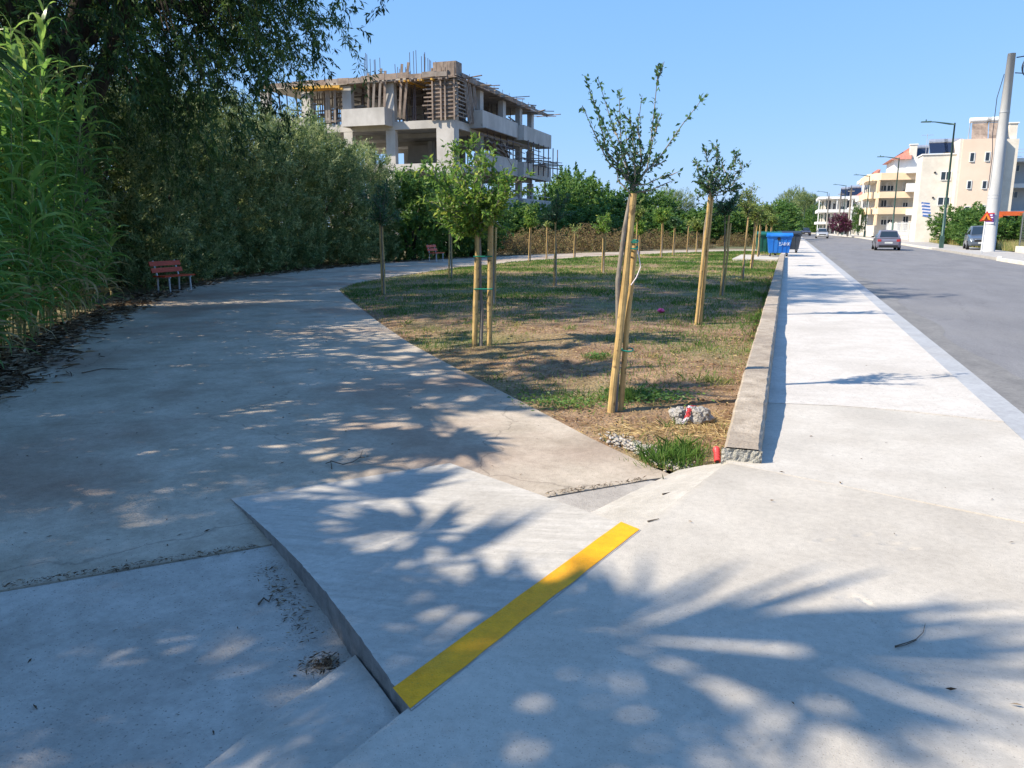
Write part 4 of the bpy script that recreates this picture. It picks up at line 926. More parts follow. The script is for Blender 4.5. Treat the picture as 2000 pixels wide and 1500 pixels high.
# ------------------------------------------------------------------ wheeled bins
def bin4(label, loc, rz, m, letters=False):
    t = thing('wheeled_bin', label, 'bin', loc, rz, 'large wheeled waste bins at the end of the garden')
    b = MB(); n = 2
    b.hexa([(-.54, -.40, .20), (.54, -.40, .20), (.54, .40, .20), (-.54, .40, .20), (-.66, -.50, 1.12), (.66, -.50, 1.12), (.66, .50, 1.12), (-.66, .50, 1.12)])
    b.box((-.70, -.54, 1.08), (.70, .54, 1.14)); bo = b.build('body', m, t)
    for x in (-.36, -.12, .12, .36): MB().hexa([(x - .03, -.425, .24), (x + .03, -.425, .24), (x + .03, -.39, .24), (x - .03, -.39, .24), (x - .035, -.51, 1.0), (x + .035, -.51, 1.0), (x + .035, -.47, 1.0), (x - .035, -.47, 1.0)]).build('rib', m, bo)
    l = MB(); N = 8
    for k in range(N):
        a0, a1 = k / N, (k + 1) / N; f = lambda u: (-.56 + 1.12 * u, 1.145 + .17 * math.sin(math.pi * min(1, u * 1.1 + .05)))
        (y0, z0), (y1, z1) = f(a0), f(a1); l.hexa([(-.70, y0, z0 - .02), (.70, y0, z0 - .02), (.70, y1, z1 - .02), (-.70, y1, z1 - .02), (-.70, y0, z0), (.70, y0, z0), (.70, y1, z1), (-.70, y1, z1)])
    for sx in (-.69, .67): l.hexa([(sx, -.55, 1.14), (sx + .02, -.55, 1.14), (sx + .02, .55, 1.14), (sx, .55, 1.14), (sx, -.4, 1.22), (sx + .02, -.4, 1.22), (sx + .02, .35, 1.29), (sx, .35, 1.29)])
    l.build('lid', m, t); MB().tube([(-.5, -.575, 1.13), (.5, -.575, 1.13)], .018, 6).build('handle', m, t)
    for x in (-.45, .45):
        for y in (-.33, .33):
            w = MB().tube([(x - .03, y, .10), (x + .03, y, .10)], .10, 14).build('wheel', M['black'], t); MB().box((x - .05, y - .04, .10), (x + .05, y + .04, .22)).build('bracket', M['steel'], w)
    MB().tube([(-.04, -.515, .98), (-.04, -.53, .98)], .09, 12).build('badge', M['black'], t)
    if letters:
        f = lambda x, z: (x, -.40 - (z - .2) / .92 * .10 - .045, z)
        strokes = [[(.0, .78), (.10, .78), (.02, .70), (.10, .62), (.0, .62)], [(.13, .62), (.19, .80), (.25, .62)], [(.15, .67), (.23, .67)], [(.29, .62), (.29, .79)], [(.33, .62), (.33, .79), (.38, .70), (.43, .79), (.43, .62)], [(.47, .62), (.55, .79)], [(.47, .79), (.55, .62)]]
        for s in strokes: MB().tube([f(x - .02, z) for x, z in s], .011, 4).build('painted_letter', M['chalk'], t)
    return t
bin4('blue wheeled bin with scrawled white letters at the end of the low wall', (-.42, 44.6, .01), .06, M['blue'], True).scale = (.95, .95, .95)
bin4('green wheeled bin half hidden behind the blue bin', (-1.05, 46.4, .0), .1, M['green'])
bin4('dark wheeled bin behind the blue one on the sidewalk side', (.10, 51.0, .01), -.1, M['darkbin'])
tag(MB().slab([(-2.6, 41.2), (-.4, 41.0), (-.35, 47), (-2.5, 47.5)], -.02, -.3).build('bin_pad', M['walk_mid']), kind='structure')

# ------------------------------------------------------------------ cars
def car(label, loc, rz, m, kind='hatch', group='cars on and beside the road'):
    t = thing('car', label, 'car', loc, rz, group)                      # +y is the front
    suv = kind == 'suv'; Ln = 4.25 if suv else 3.95; H = 1.62 if suv else 1.44; hw = .89 if suv else .845; zb = .26 if suv else .20; sh = .98 if suv else .88
    st = [(-Ln / 2, zb + .22, sh - .22, .80), (-Ln / 2 + .06, zb + .05, sh - .10, .93), (-Ln / 2 + .25, zb, sh + .02, .985), (-Ln * .2, zb, sh + .02, 1.0), (Ln * .12, zb, sh, 1.0), (Ln * .26, zb, sh - .01, .99), (Ln * .38, zb, sh - .09, .97), (Ln / 2 - .12, zb + .02, sh - .20, .90), (Ln / 2, zb + .12, sh - .36, .76)]
    b = MB(); prof = lambda y, z0, z1, k: [(-hw * k * .93, y, z0), (-hw * k, y, z0 + .14), (-hw * k * 1.0, y, (z0 + z1) * .5 + .05), (-hw * k * .95, y, z1 - .03), (-hw * k * .80, y, z1 + .015), (0, y, z1 + .035), (hw * k * .80, y, z1 + .015), (hw * k * .95, y, z1 - .03), (hw * k, y, (z0 + z1) * .5 + .05), (hw * k, y, z0 + .14), (hw * k * .93, y, z0)]
    for s in st: b.v += prof(*s)
    nn = 11
    for i in range(len(st) - 1):
        for j in range(nn): a = i * nn + j; c = i * nn + (j + 1) % nn; b.f.append((a, c, c + nn, a + nn))
    b.f.append(tuple(range(nn))[::-1]); b.f.append(tuple((len(st) - 1) * nn + j for j in range(nn)))
    y0, y1, y2, y3 = -Ln / 2 + .12, -Ln / 2 + (.30 if suv else .62), Ln * .06, Ln * .27
    q = [(y0, sh - .02, .80), (y1, H - .03, .64), ((y1 + y2) / 2, H, .655), (y2, H - .02, .64), (y3, sh - .03, .80)]
    n0 = len(b.v)
    for (y, z, k) in q: b.v += [(-hw * k * 1.0, y, z), (0, y, z + .035), (hw * k, y, z)]
    for i in range(4):
        for j in range(2): a = n0 + i * 3 + j; b.f.append((a, a + 1, a + 4, a + 3))
    base = [(-hw * .90, q[i][0] * (1.0), sh - .02) for i in range(5)]; n1 = len(b.v)
    for s in (-1, 1):
        k0 = len(b.v); b.v += [(s * hw * .93, (y0, y1, (y1 + y2) / 2, y2, y3)[i], sh - .03) for i in range(5)]
        for i in range(4): tpi = n0 + i * 3 + (0 if s < 0 else 2); b.f.append((k0 + i, k0 + i + 1, tpi + 3, tpi))
    b.build('body', m, t, smooth=False)
    def lerp(a, c, u): return tuple(x + (y - x) * u for x, y in zip(a, c))
    def pane(name, p4, o=.012):
        p4 = [Vector(p) for p in p4]; c = sum(p4, Vector()) / 4; nr = (p4[1] - p4[0]).cross(p4[2] - p4[0]).normalized()
        if nr.dot(c - Vector((0, 0, .7))) < 0: nr = -nr
        return MB().poly([p + nr * o + (c - p) * .06 for p in p4]).build(name, M['glass'], t)
    P = lambda i, s, u: (s * hw * q[i][2] * u, q[i][0], q[i][1] + .035 * (1 - abs(u)))
    pane('rear_window', [lerp(P(0, -1, .98), P(1, -1, .98), .12), lerp(P(0, 1, .98), P(1, 1, .98), .12), lerp(P(0, 1, .98), P(1, 1, .98), .90), lerp(P(0, -1, .98), P(1, -1, .98), .90)], .03)
    pane('windscreen', [lerp(P(4, -1, .98), P(3, -1, .98), .08), lerp(P(4, 1, .98), P(3, 1, .98), .08), lerp(P(4, 1, .98), P(3, 1, .98), .92), lerp(P(4, -1, .98), P(3, -1, .98), .92)], .03)
    for s in (-1, 1):
        sd_ = lambda y, u: (s * (hw * .93 + (hw * .645 - hw * .93) * u), y, sh - .03 + (H - .05 - sh) * u)
        pane('side_window', [sd_(y1 - .15, .14), sd_((y1 + y2) / 2 - .05, .14), sd_((y1 + y2) / 2 - .05, .86), sd_(y1 + .08, .86)])
        pane('side_window', [sd_((y1 + y2) / 2 + .05, .14), sd_(y3 - .32, .14), sd_(y2 + .02, .86), sd_((y1 + y2) / 2 + .05, .86)])
        for yy in (-Ln * .32, Ln * .32):
            w = MB().tube([(s * (hw - .17), yy, .31), (s * (hw + .012), yy, .31)], .31, 18).build('wheel', M['black'], t); MB().tube([(s * (hw - .05), yy, .31), (s * (hw + .02), yy, .31)], .20, 12).build('rim', M['rim'], w)
        MB().box((s * hw * .60, -Ln / 2 - .012, sh - .24), (s * hw * .88, -Ln / 2 + .16, sh - .08)).build('tail_light', M['taillight'], t)
        MB().hexa([(s * hw * .45, Ln / 2 - .16, sh - .40), (s * hw * .88, Ln / 2 - .26, sh - .40), (s * hw * .88, Ln / 2 - .30, sh - .22), (s * hw * .45, Ln / 2 - .22, sh - .24), (s * hw * .45, Ln / 2 - .01, sh - .40), (s * hw * .86, Ln / 2 - .10, sh - .40), (s * hw * .86, Ln / 2 - .13, sh - .24), (s * hw * .45, Ln / 2 - .04, sh - .27)]).build('head_light', M['headlight'], t)
        MB().box((s * (hw - .03), y3 - .42, sh + .02), (s * (hw + .14), y3 - .30, sh + .13)).build('mirror', M['black'], t)
    MB().box((-.26, -Ln / 2 - .018, sh - .38), (.26, -Ln / 2 + .05, sh - .27)).build('number_plate', M['plate'], t)
    MB().box((-.26, Ln / 2 - .05, zb + .16), (.26, Ln / 2 + .018, zb + .27)).build('number_plate', M['plate'], t)
    MB().box((-hw * .72, -Ln / 2 - .01, zb + .02), (hw * .72, -Ln / 2 + .2, zb + .17)).build('bumper_skirt', M['black'], t)
    MB().box((-hw * .55, Ln / 2 - .10, zb + .30), (hw * .55, Ln / 2 + .012, zb + .42)).build('grille', M['black'], t)
    return t
p = gp(1735, 488, -.13); car('grey hatchback driving away on the road', (p.x - .2, p.y, -.126), -.02, M['cargrey'])
p = gp(1915, 490, 0); car('blue-grey car parked facing the camera behind the concrete mast', (p.x + .75, p.y + 4.2, .004), math.pi - .12, M['carblue'], 'suv')
p = gp(1619, 465.5, -.13); car('silver car driving towards the camera farther up the road', (p.x - 1.0, p.y * 1.0, -.126), math.pi, M['carsilver'])
p = gp(1573, 460, -.13); car('small dark car far up the road', (p.x, p.y, -.126), math.pi + .06, M['cardark'])

# ------------------------------------------------------------------ street lamps, poles, signs
def lamp_meshes():
    a = MB().tube([(0, 0, 0), (0, 0, 3), (0, 0, 9)], [.10, .085, .055], 10).mesh('pole', True); a.materials.append(M['lampgreen'])
    b = MB().tube([(0, 0, 8.9), (-.35, 0, 8.95), (-1.3, 0, 9.12), (-1.6, 0, 9.14)], [.055, .07, .04, .035], 8).mesh('arm', True); b.materials.append(M['lampgreen'])
    c = MB().hexa([(-2.25, -.13, 9.12), (-1.55, -.13, 9.10), (-1.55, .13, 9.10), (-2.25, .13, 9.12), (-2.22, -.10, 9.19), (-1.55, -.10, 9.20), (-1.55, .10, 9.20), (-2.22, .10, 9.19)]).mesh('lamp_head'); c.materials.append(M['lampgreen'])
    d = MB().tube([(-1.9, 0, 9.19), (-1.9, 0, 9.32)], .04, 8).mesh('sensor'); d.materials.append(M['lampgreen'])
    e = MB().box((-.14, -.14, 0), (.14, .14, .9)).mesh('base_box'); e.materials.append(M['lampgreen'])
    return (('pole', a), ('arm', b), ('lamp_head', c), ('sensor', d), ('base_box', e))
LM = lamp_meshes()
for i, (x, y, lab) in enumerate([(10.96, 66.2, 'nearest and tallest looking green street lamp, in front of the cream building'), (11.0, 97.0, 'second green street lamp, in front of the orange balconies'), (10.94, 129.4, 'third green street lamp along the right pavement'), (9.5, 158, 'fourth green street lamp along the right pavement'), (7.6, 187.3, 'fifth street lamp, beside the white balcony building'), (5.8, 215, 'sixth street lamp, at the left end of the row of buildings'), (4.2, 248, 'seventh, far street lamp above the distant trees'), (2.2, 282, 'farthest small street lamp at the end of the road')]):
    t = thing('street_lamp', lab, 'street lamp', (x, y, 0), 0, 'street lamps along the right pavement')
    for nme, me in LM: put(nme, me, None, t)
for i, (px, py, ptop, lab) in enumerate([(1741, 462, 345, 'grey utility pole in front of the orange balconies'), (1636, 460, 383, 'grey utility pole left of the clipped green tree'), (1655, 461, 378, 'second grey utility pole beside the clipped green tree'), (1613, 458, 390, 'slim pale utility pole in front of the white balcony building')]):
    b = gp(px, py, 0); h = (py - ptop) * b.length / 1530 * 1.0; t = thing('utility_pole', lab, 'pole', b, 0, 'utility poles along the right pavement')
    MB().tube([(0, 0, 0), (0, 0, h)], [.17, .12], 10).build('pole', M['wood_pole'], t, smooth=True); MB().box((-.5, -.05, h - .5), (.5, .05, h - .38)).build('crossarm', M['wood_pole'], t); MB().tube([(0, 0, h), (0, 0, h + .5)], .05, 6).build('insulator', M['cable'], t)
mp_ = Vector((12.35, 58.2, 0)); top = 12.1
t = thing('concrete_mast', 'thick grey concrete mast on the right pavement', 'pole', mp_)
MB().tube([(0, 0, 0), (0, 0, 3), (0, 0, 7), (.0, 0, top)], [.41, .38, .31, .22], 18).build('pole', M['mast'], t, smooth=True)
for z in (3.35, 3.55, 8.6): MB().tube([(0, 0, z), (0, 0, z + .03)], [.415 - z * .0135 + .012] * 2, 18).build('band', M['steel'], t)
MB().tube([(.28, 0, top - .25), (.9, 0, top - .18), (1.9, 0, top - .22), (6, -1, top + .2)], .035, 6).build('cable_arm', M['cable'], t)
lpz = [(1.05 + .42 * math.cos(a), -.05, top - .85 + .58 * math.sin(a)) for a in [k * math.pi / 9 for k in range(19)]]
MB().tube(lpz, .04, 6).build('cable_loop', M['cable'], t); MB().tube([(p_[0] + .08, .05, p_[2] * 1.0 - .06) for p_ in lpz], .025, 6).build('cable_loop', M['cable'], t)
MB().tube([(.3, 0, top - 1.15), (.75, 0, top - 1.2), (.85, 0, top - 1.35)], .03, 6).build('bracket', M['cable'], t)
MB().tube([(-.30, -.1, top - 1.2), (-.55, -.15, top - 2.6), (-.55, -.15, top - 4.8), (-.42, -.15, top - 6), (-.44, -.2, 4)], .022, 6).build('down_cable', M['cable'], t)
# poster wrapped on the mast
def wrap(name, r, z0, z1, a0, a1, m, parent):
    mb = MB(); n = 10
    for k in range(n + 1): a = a0 + (a1 - a0) * k / n; mb.v += [(r * math.cos(a), r * math.sin(a), z0), (r * math.cos(a), r * math.sin(a), z1)]
    for k in range(n): mb.f.append((2 * k, 2 * k + 2, 2 * k + 3, 2 * k + 1))
    return mb.build(name, m, parent, smooth=True)
ps = thing('poster', 'purple poster with white figures pasted on the concrete mast', 'poster', mp_)
wrap('sheet', .432, 1.85, 2.42, -2.7, -1.45, M['purple'], ps); wrap('white_strip', .436, 1.76, 1.86, -2.7, -1.45, M['poster_white'], ps); wrap('red_strip', .437, 2.38, 2.44, -2.7, -1.45, M['redsign'], ps)
for k, (z, a) in enumerate(((2.25, -2.3), (2.05, -2.2), (2.15, -1.75), (1.95, -1.8), (2.3, -1.85))): wrap('white_mark', .436, z - .03, z + .04, a - .15, a + .15, M['poster_white'], ps)
# road-works triangle on its leaning post
sp = gp(1917, 495, 0); t = thing('warning_sign', 'orange triangular road works sign on a thin post by the mast', 'sign', sp)
lean = Vector((.03, .05, 2.0)); MB().tube([(0, 0, 0), tuple(lean * .5), tuple(lean)], .03, 8).build('post', M['steel'], t)
def tri(r, y, m, name, par): c = lean + Vector((0, 0, .1)); mb = MB(); pts = [(c.x + r * math.cos(a) + 0, c.y + y, c.z + r * math.sin(a)) for a in (math.pi / 2, math.pi / 2 + 2.094, math.pi / 2 + 4.189)]; mb.v += pts + [(p_[0], p_[1] + .02, p_[2]) for p_ in pts]; mb.f += [(0, 1, 2), (5, 4, 3), (0, 3, 4, 1), (1, 4, 5, 2), (2, 5, 3, 0)]; return mb.build(name, m, par)
sg = tri(.40, -.06, M['redsign'], 'red_border', t); tri(.275, -.085, M['orangesign'], 'orange_face', t)
c = lean + Vector((0, -.095, .02))
for pts_ in (((-.01, .16), (-.01, .18)), ((-.015, .14), (-.04, .05), (-.09, -.05)), ((-.04, .05), (.015, -.05)), ((-.015, .11), (.06, -.02), (.11, -.05))): MB().tube([(c.x + a_, c.y, c.z + b_) for a_, b_ in pts_], .018, 6).build('symbol', M['black'], t)
p = gp(1840, 482, 0); tag(MB().tube([(0, 0, 0), (0, 0, 2.9)], .05, 8).build('sign_post', M['steel'], None, (p.x, p.y, 0)), 'thin grey post on the right verge below the nearest street lamp', 'post')

# ------------------------------------------------------------------ the unfinished concrete building behind the hedge
def construction():
    X1, X0, Y0, Y1 = -24.6, -41.5, 56.4, 76.4           # the right-hand face runs along x = X1, the left-hand one along y = Y0
    t = thing('unfinished_building', 'unfinished concrete frame building with timber formwork on its top floor', 'building')
    P = lambda *a, **k: piece(*a, **k); rr = random.Random(3)
    Z = (0.0, 3.2, 6.4, 9.6, 12.8)
    for z in Z[1:4]:
        P('floor_slab', M['conc'], t, (X0, Y0 + .02, z - .22), (X1 - .02, Y1, z))
        P('edge_beam', M['conc'], t, (X0, Y0, z - .58), (X1 - .9, Y0 + .32, z + .02)); P('edge_beam', M['conc'], t, (X1 - .32, Y0 + .93, z - .58), (X1 + .003, Y1 - .5, z + .015))
        for yy in (62, 68, 74): P('cross_beam', M['conc'], t, (X0 + .4, yy, z - .6), (X1 - .35, yy + .3, z - .23))
    P('roof_slab', M['conc'], t, (X0, Y0 - .15, Z[4] - .2), (X1 + .15, Y1, Z[4]))
    P('roof_form', M['plank'], t, (X0 + 8, Y0 - .45, Z[4] - .27), (X1 + .45, Y1, Z[4] - .21))
    for z, zt in zip(Z[:4], Z[1:]):
        h = zt - .6 if zt < 12 else zt - .25
        P('corner_column', M['conc'], t, (X1 - 1.45, Y0 - .03, z + .02), (X1 + .02, Y0 + .92, h + .6 if zt < 12 else h))
        for x in (X1 - 5.4, X1 - 9.2, X1 - 13, X1 - 17): P('column', M['conc'], t, (x - .45, Y0 + .01, z + .02), (x + .35, Y0 + .5, h))
        for y in (Y0 + 5.5, Y0 + 11, Y0 + 15.6, Y1 - .8): P('column', M['conc'], t, (X1 - .48, y, z + .02), (X1 - .01, y + .75, h))
        for x in (X1 - 6, X1 - 12, X0 + .5):
            for y in (Y0 + 8, Y0 + 15, Y1 - .6): P('column', M['conc'], t, (x, y, z + .02), (x + .4, y + .6, h))
        P('stair_core', M['conc'], t, (X1 - 9.5, Y0 + 11, z + .02), (X1 - 6.5, Y0 + 15, h))
    # balconies: left-hand face, top floor, then the stepped ones down the right-hand face
    def balcony(x0, x1, y0, y1, z, side, hgt=1.05):
        b = P('balcony_slab', M['conc'], t, (x0, y0, z - .2), (x1, y1, z - .01)); th_ = .14
        if side == 'y':
            P('parapet', M['white'] if False else M['conc'], t, (x0, y0 - .003, z - .34), (x1, y0 + th_, z + hgt)); P('parapet', M['conc'], t, (x0 - .003, y0 + th_, z - .34), (x0 + th_, y1, z + hgt)); P('parapet', M['conc'], t, (x1 - th_, y0 + th_, z - .34), (x1 + .003, y1, z + hgt))
        else:
            P('parapet', M['conc'], t, (x1 - th_, y0, z - .34), (x1 + .003, y1, z + hgt)); P('parapet', M['conc'], t, (x0, y0 - .003, z - .34), (x1 - th_, y0 + th_, z + hgt)); P('parapet', M['conc'], t, (x0, y1 - th_, z - .34), (x1 - th_, y1 + .003, z + hgt))
    balcony(X1 - 9.0, X1 - 5.2, Y0 - 1.3, Y0 - .002, 9.6, 'y', .95)
    balcony(X0, X1 - 12.5, Y0 - 1.0, Y0 - .002, 9.6, 'y', .6)
    for z in Z[1:4]:
        balcony(X1 + .005, X1 + 1.1, Y0 + 3.2 if z > 9 else Y0 + 4, Y0 + 11.8, z, 'x'); balcony(X1 + .005, X1 + 1.65, Y0 + 11.9, Y1 + .5, z - .05, 'x', .95)
    # column formwork at the corner, props and bracing on the open top floor
    cx0, cx1 = X1 - 1.7, X1 + .3
    P('column_form', M['plank'], t, (cx0 + .1, Y0 - .12, 12.75), (cx1, Y0 + 1.0, 13.75))
    for k in range(11):
        z = 9.75 + k * .29; P('form_rail', M['plank'], t, (cx0 - rr.uniform(.2, .9), Y0 - .26, z), (cx1 + rr.uniform(0, .4), Y0 - .16, z + .10)); P('form_rail', M['plank2'], t, (cx1 + .02, Y0 - rr.uniform(.1, .5), z + .04), (cx1 + .12, Y0 + 1.2 + rr.uniform(0, .4), z + .13))
    for x in (cx0 + .05, cx0 + .75, cx0 + 1.1, cx1 - .15): P('form_post', M['plank'], t, (x, Y0 - .36, 9.5), (x + .12, Y0 - .265, 13.3))
    for k in range(6): P('form_board', M['plank'], t, (cx0 + .12 + k * .30, Y0 - .155, 9.65), (cx0 + .40 + k * .30, Y0 - .125, 13.72 - .05 * (k % 2)))
    def prop(x, y, z0, z1, r=.035, m=None, dx=0, dy=0): MB_o = P('prop', m or M['prop'], t, ((2 * x + dx) / 2, (2 * y + dy) / 2, (z0 + z1) / 2), size=(r * 2, r * 2, math.sqrt((z1 - z0) ** 2 + dx * dx + dy * dy)), rot=(-math.atan2(dy, z1 - z0), math.atan2(dx, z1 - z0), 0))
    for k in range(54): prop(rr.uniform(X0 + .5, X1 - 2), Y0 + rr.uniform(.6, 6), 9.62, 12.55, rr.choice((.03, .035, .05)), rr.choice((M['prop'], M['prop'], M['plank'])), rr.gauss(0, .12))
    for k in range(40): prop(X1 - rr.uniform(.6, 5), rr.uniform(Y0 + 2, Y1 - 1), 9.62, 12.55, .035, rr.choice((M['prop'], M['plank'])), 0, rr.gauss(0, .12))
    for k in range(42):
        x = rr.uniform(X0 + 1, X1 - 3); w = rr.uniform(1.2, 3.2); z = rr.uniform(9.9, 12.3); P('brace_plank', rr.choice((M['plank'], M['plank2'])), t, (x, Y0 + rr.uniform(.7, 5), z), size=(w, .06, .12), rot=(0, rr.gauss(0, .12), 0))
    for k in range(30): P('brace_plank', rr.choice((M['plank'], M['plank2'])), t, (X1 - rr.uniform(.5, 3), rr.uniform(Y0 + 2, Y1 - 1), rr.uniform(10, 12.3)), size=(.06, rr.uniform(1.5, 3.5), .12), rot=(rr.gauss(0, .1), 0, 0))
    for k in range(20):
        x = rr.uniform(X0 + 10, X1 - .2); P('joist', M['plank'] if k % 3 else M['formyel'], t, (x, Y0 + 1.3, Z[4] - .34), size=(.09, 4.0, .14))
    for k in range(5): P('yellow_beam', M['formyel'], t, (X1 - 11.3 + rr.gauss(0, .2), Y0 - .25 - .22 * k, Z[4] - .50 + .015 * k), size=(3.6, .12, .20), rot=(0, .02, 0))
    # planks leaning against the front
    for x, dx, L in ((-5.9, .45, 3.6), (-6.4, .6, 3.8), (-6.9, .5, 3.4), (-7.3, .35, 3.5), (-4.55, .55, 4.0), (-4.2, .75, 4.1), (-10.3, .3, 3.0), (-10.8, .2, 2.9), (-11.1, .35, 3.1)):
        P('leaning_plank', rr.choice((M['plank'], M['plank'], M['plank2'])), t, (X1 + x + dx / 2, Y0 - .3, 9.75 + L / 2), size=(.20, .05, L), rot=(.10, math.atan2(dx, L), 0))
    for k in range(9): P('leaning_plank', rr.choice((M['plank'], M['plank2'])), t, (X1 + .35, Y0 + 1.6 + k * .28, 11.2), size=(.05, .16, 3.3), rot=(.25 + rr.gauss(0, .06), 0, 0))
    # edge boards of the roof, ragged plank ends and parapet form
    for k in range(16): P('edge_board', rr.choice((M['plank'], M['plank2'])), t, (X1 - .8 - k * 1.05, Y0 - .50, Z[4] + .02 + rr.uniform(-.05, .08)), size=(1.02, .04, rr.uniform(.28, .46)), rot=(0, rr.gauss(0, .015), 0))
    for k in range(16): P('edge_board', rr.choice((M['plank'], M['plank2'])), t, (X1 + .50, Y0 + 1.2 + k * 1.4, Z[4] - .05 + rr.uniform(-.08, .1)), size=(.04, 1.36, rr.uniform(.25, .42)))
    for k in range(20): P('loose_plank', rr.choice((M['plank'], M['plank2'])), t, (X1 + .3 + rr.uniform(0, .9), Y0 + .8 + k * 1.15, Z[4] - .2 + rr.uniform(-.25, .25)), size=(rr.uniform(1.2, 2.8), .22, .05), rot=(rr.gauss(0, .05), rr.gauss(0, .06), rr.gauss(.3, .4)))
    for k in range(14): P('loose_plank', rr.choice((M['plank'], M['plank2'])), t, (X1 + 1.4 + rr.uniform(0, 1.2), Y1 - rr.uniform(1, 7), 7.35 + rr.uniform(-.3, .45)), size=(rr.uniform(2, 4), .24, .06), rot=(rr.gauss(0, .05), rr.gauss(0, .09), rr.gauss(.1, .3)))
    for k in range(9): P('loose_plank', rr.choice((M['plank'], M['plank2'])), t, (X1 + 1.0, Y0 + 7 + rr.uniform(-2, 3.5), 7.5 + rr.uniform(0, .7)), size=(.22, rr.uniform(2.4, 4), .06), rot=(rr.gauss(-.15, .12), 0, rr.gauss(0, .2)))
    for k in range(12):
        y = Y0 + 5 + k * 1.6; prop(X1 + .8 + .9 * (y > Y0 + 12), y, 6.4, 9.3, .04)
    for k in range(9): P('scaffold_rail', M['prop'], t, (X1 + 1.0 + .5 * (k % 2), Y0 + 6 + (k % 3) * 5, 7.7 + .55 * (k // 3)), size=(.06, 6.2, .06))
    for y in (Y1 - 1, Y1 - 5.5): prop(X1 + 1.5, y, 0, 6.2, .05)
    for z in (3.95, 4.4): P('guard_rail', M['steel'], t, (X1 + 1.58, Y1 - 3.8, z + .05), size=(.05, 8.2, .05)); P('guard_rail', M['steel'], t, (X1 + .8, Y0 + 11.7, z + .05), size=(1.5, .05, .05))
    for k in range(8): prop(X1 - 1.0, Y0 + 2.5 + k * 2.6, 6.42, 9.0, .04)
    for k in range(8): P('soffit_board', M['plank'], t, (X1 + .75, Y0 + 3.6 + k * 1.0, 9.27), size=(1.3, .9, .05))
    # starter bars
    for px, top_, bot in ((721, 101, 155), (783, 128, 150), (812, 94, 150), (846, 113, 148)):
        for k in range(7):
            yy = Y0 + rr.uniform(.2, 3.2); c = onY(px + rr.uniform(-5, 5), bot, Y0 + 1); tz = onY(px, top_, Y0 + 1).z - rr.uniform(0, .5)
            P('rebar', M['rebar'], t, (c.x, yy, (12.75 + tz) / 2), size=(.035, .035, tz - 12.75), rot=(0, rr.gauss(0, .015), 0))
    for k in range(10): P('rebar', M['rebar'], t, (X1 - .3, Y0 + 4 + k * 1.9 + rr.uniform(-.2, .2), 13.1), size=(.03, .03, .9))
    return t
construction()

# ------------------------------------------------------------------ houses on the right-hand side of the road
def win(t, Y, a, b, depth=.16, fr=.07, mull=True, shutter=0.0, m=None):
    (x0, z1), (x1, z0) = (a.x, a.z), (b.x, b.z)
    f = MB(); y0, y1 = Y - .045, Y + .02
    f.box((x0 - fr, y0, z0 - fr), (x0, y1, z1 + fr)).box((x1, y0, z0 - fr), (x1 + fr, y1, z1 + fr)).box((x0, y0, z1), (x1, y1, z1 + fr)).box((x0, y0 - .05, z0 - fr), (x1, y1, z0))
    if mull: c = (x0 + x1) / 2; f.box((c - .035, y0 + .01, z0), (c + .035, y1, z1))
    w = f.build('window', m or M['frame'], t)
    MB().poly([(x0, Y - .012, z0), (x1, Y - .012, z0), (x1, Y - .012, z1), (x0, Y - .012, z1)]).build('pane', M['glass'], w)
    if shutter: MB().box((x0, Y - .035, z1 - (z1 - z0) * shutter), (x1, Y - .015, z1)).build('shutter', M['shutter'], w)
    return w
def wpx(t, Y, l, r, u, d, **k): return win(t, Y, onY(l, u, Y), onY(r, d, Y), **k)
def heater(t, x, y, z, s=1.0):
    h = MB().tube([(x - .9 * s, y, z + 1.5 * s), (x + .9 * s, y, z + 1.5 * s)], .30 * s, 12).build('water_tank', M['tank'], t)
    MB().hexa([(x - .9 * s, y - 1.5 * s, z + .15), (x + .9 * s, y - 1.5 * s, z + .15), (x + .9 * s, y - .2, z + 1.3 * s), (x - .9 * s, y - .2, z + 1.3 * s), (x - .9 * s, y - 1.5 * s, z + .25), (x + .9 * s, y - 1.5 * s, z + .25), (x + .9 * s, y - .2, z + 1.4 * s), (x - .9 * s, y - .2, z + 1.4 * s)]).build('solar_panel', M['panel'], t)
    for q_ in (-.8, .8): MB().tube([(x + q_ * s, y + .2, z), (x + q_ * s, y + .1, z + 1.5 * s)], .04, 5).build('stand', M['steel'], t)
# cream block with the peach stair tower
Yc = 92.0
t = thing('cream_house', 'cream house block with peach stair tower and solar water heaters on its roof', 'house')
a = onY(1803, 303, Yc); b = onY(1884, 303, Yc); c = onY(1966, 272, Yc - 1.2); e = onY(1882, 272, Yc - 1.2)
piece('wall', M['cream'], t, (a.x, Yc, -.3), (b.x + .8, Yc + 3.6, a.z)); piece('rear_wall', M['cream'], t, (a.x + 2.6, Yc + 3.605, -.3), (b.x + .8, Yc + 14, a.z - .01)); piece('roof_edge', M['white'], t, (a.x - .1, Yc - .1, a.z), (b.x + .8, Yc + 3.7, a.z + .12))
piece('stair_tower', M['peach'], t, (e.x, Yc - 1.2, -.3), (c.x, Yc + 8, e.z)); piece('tower_edge', M['cream'], t, (e.x - .25, Yc - 1.15, -.2), (e.x - .003, Yc + 8, e.z + .05))
g = onY(1990, 276, Yc - .6); piece('cream_pillar', M['cream'], t, (c.x + .003, Yc - .6, -.3), (c.x + 1.25, Yc + 7, e.z - .05))
piece('chimney', M['cream'], t, (c.x + .45, Yc + .2, e.z - .1), (c.x + 1.15, Yc + 1.0, e.z + 1.5)); piece('chimney_cap', M['white'], t, (c.x + .35, Yc + .1, e.z + 1.5), (c.x + 1.25, Yc + 1.1, e.z + 1.62))
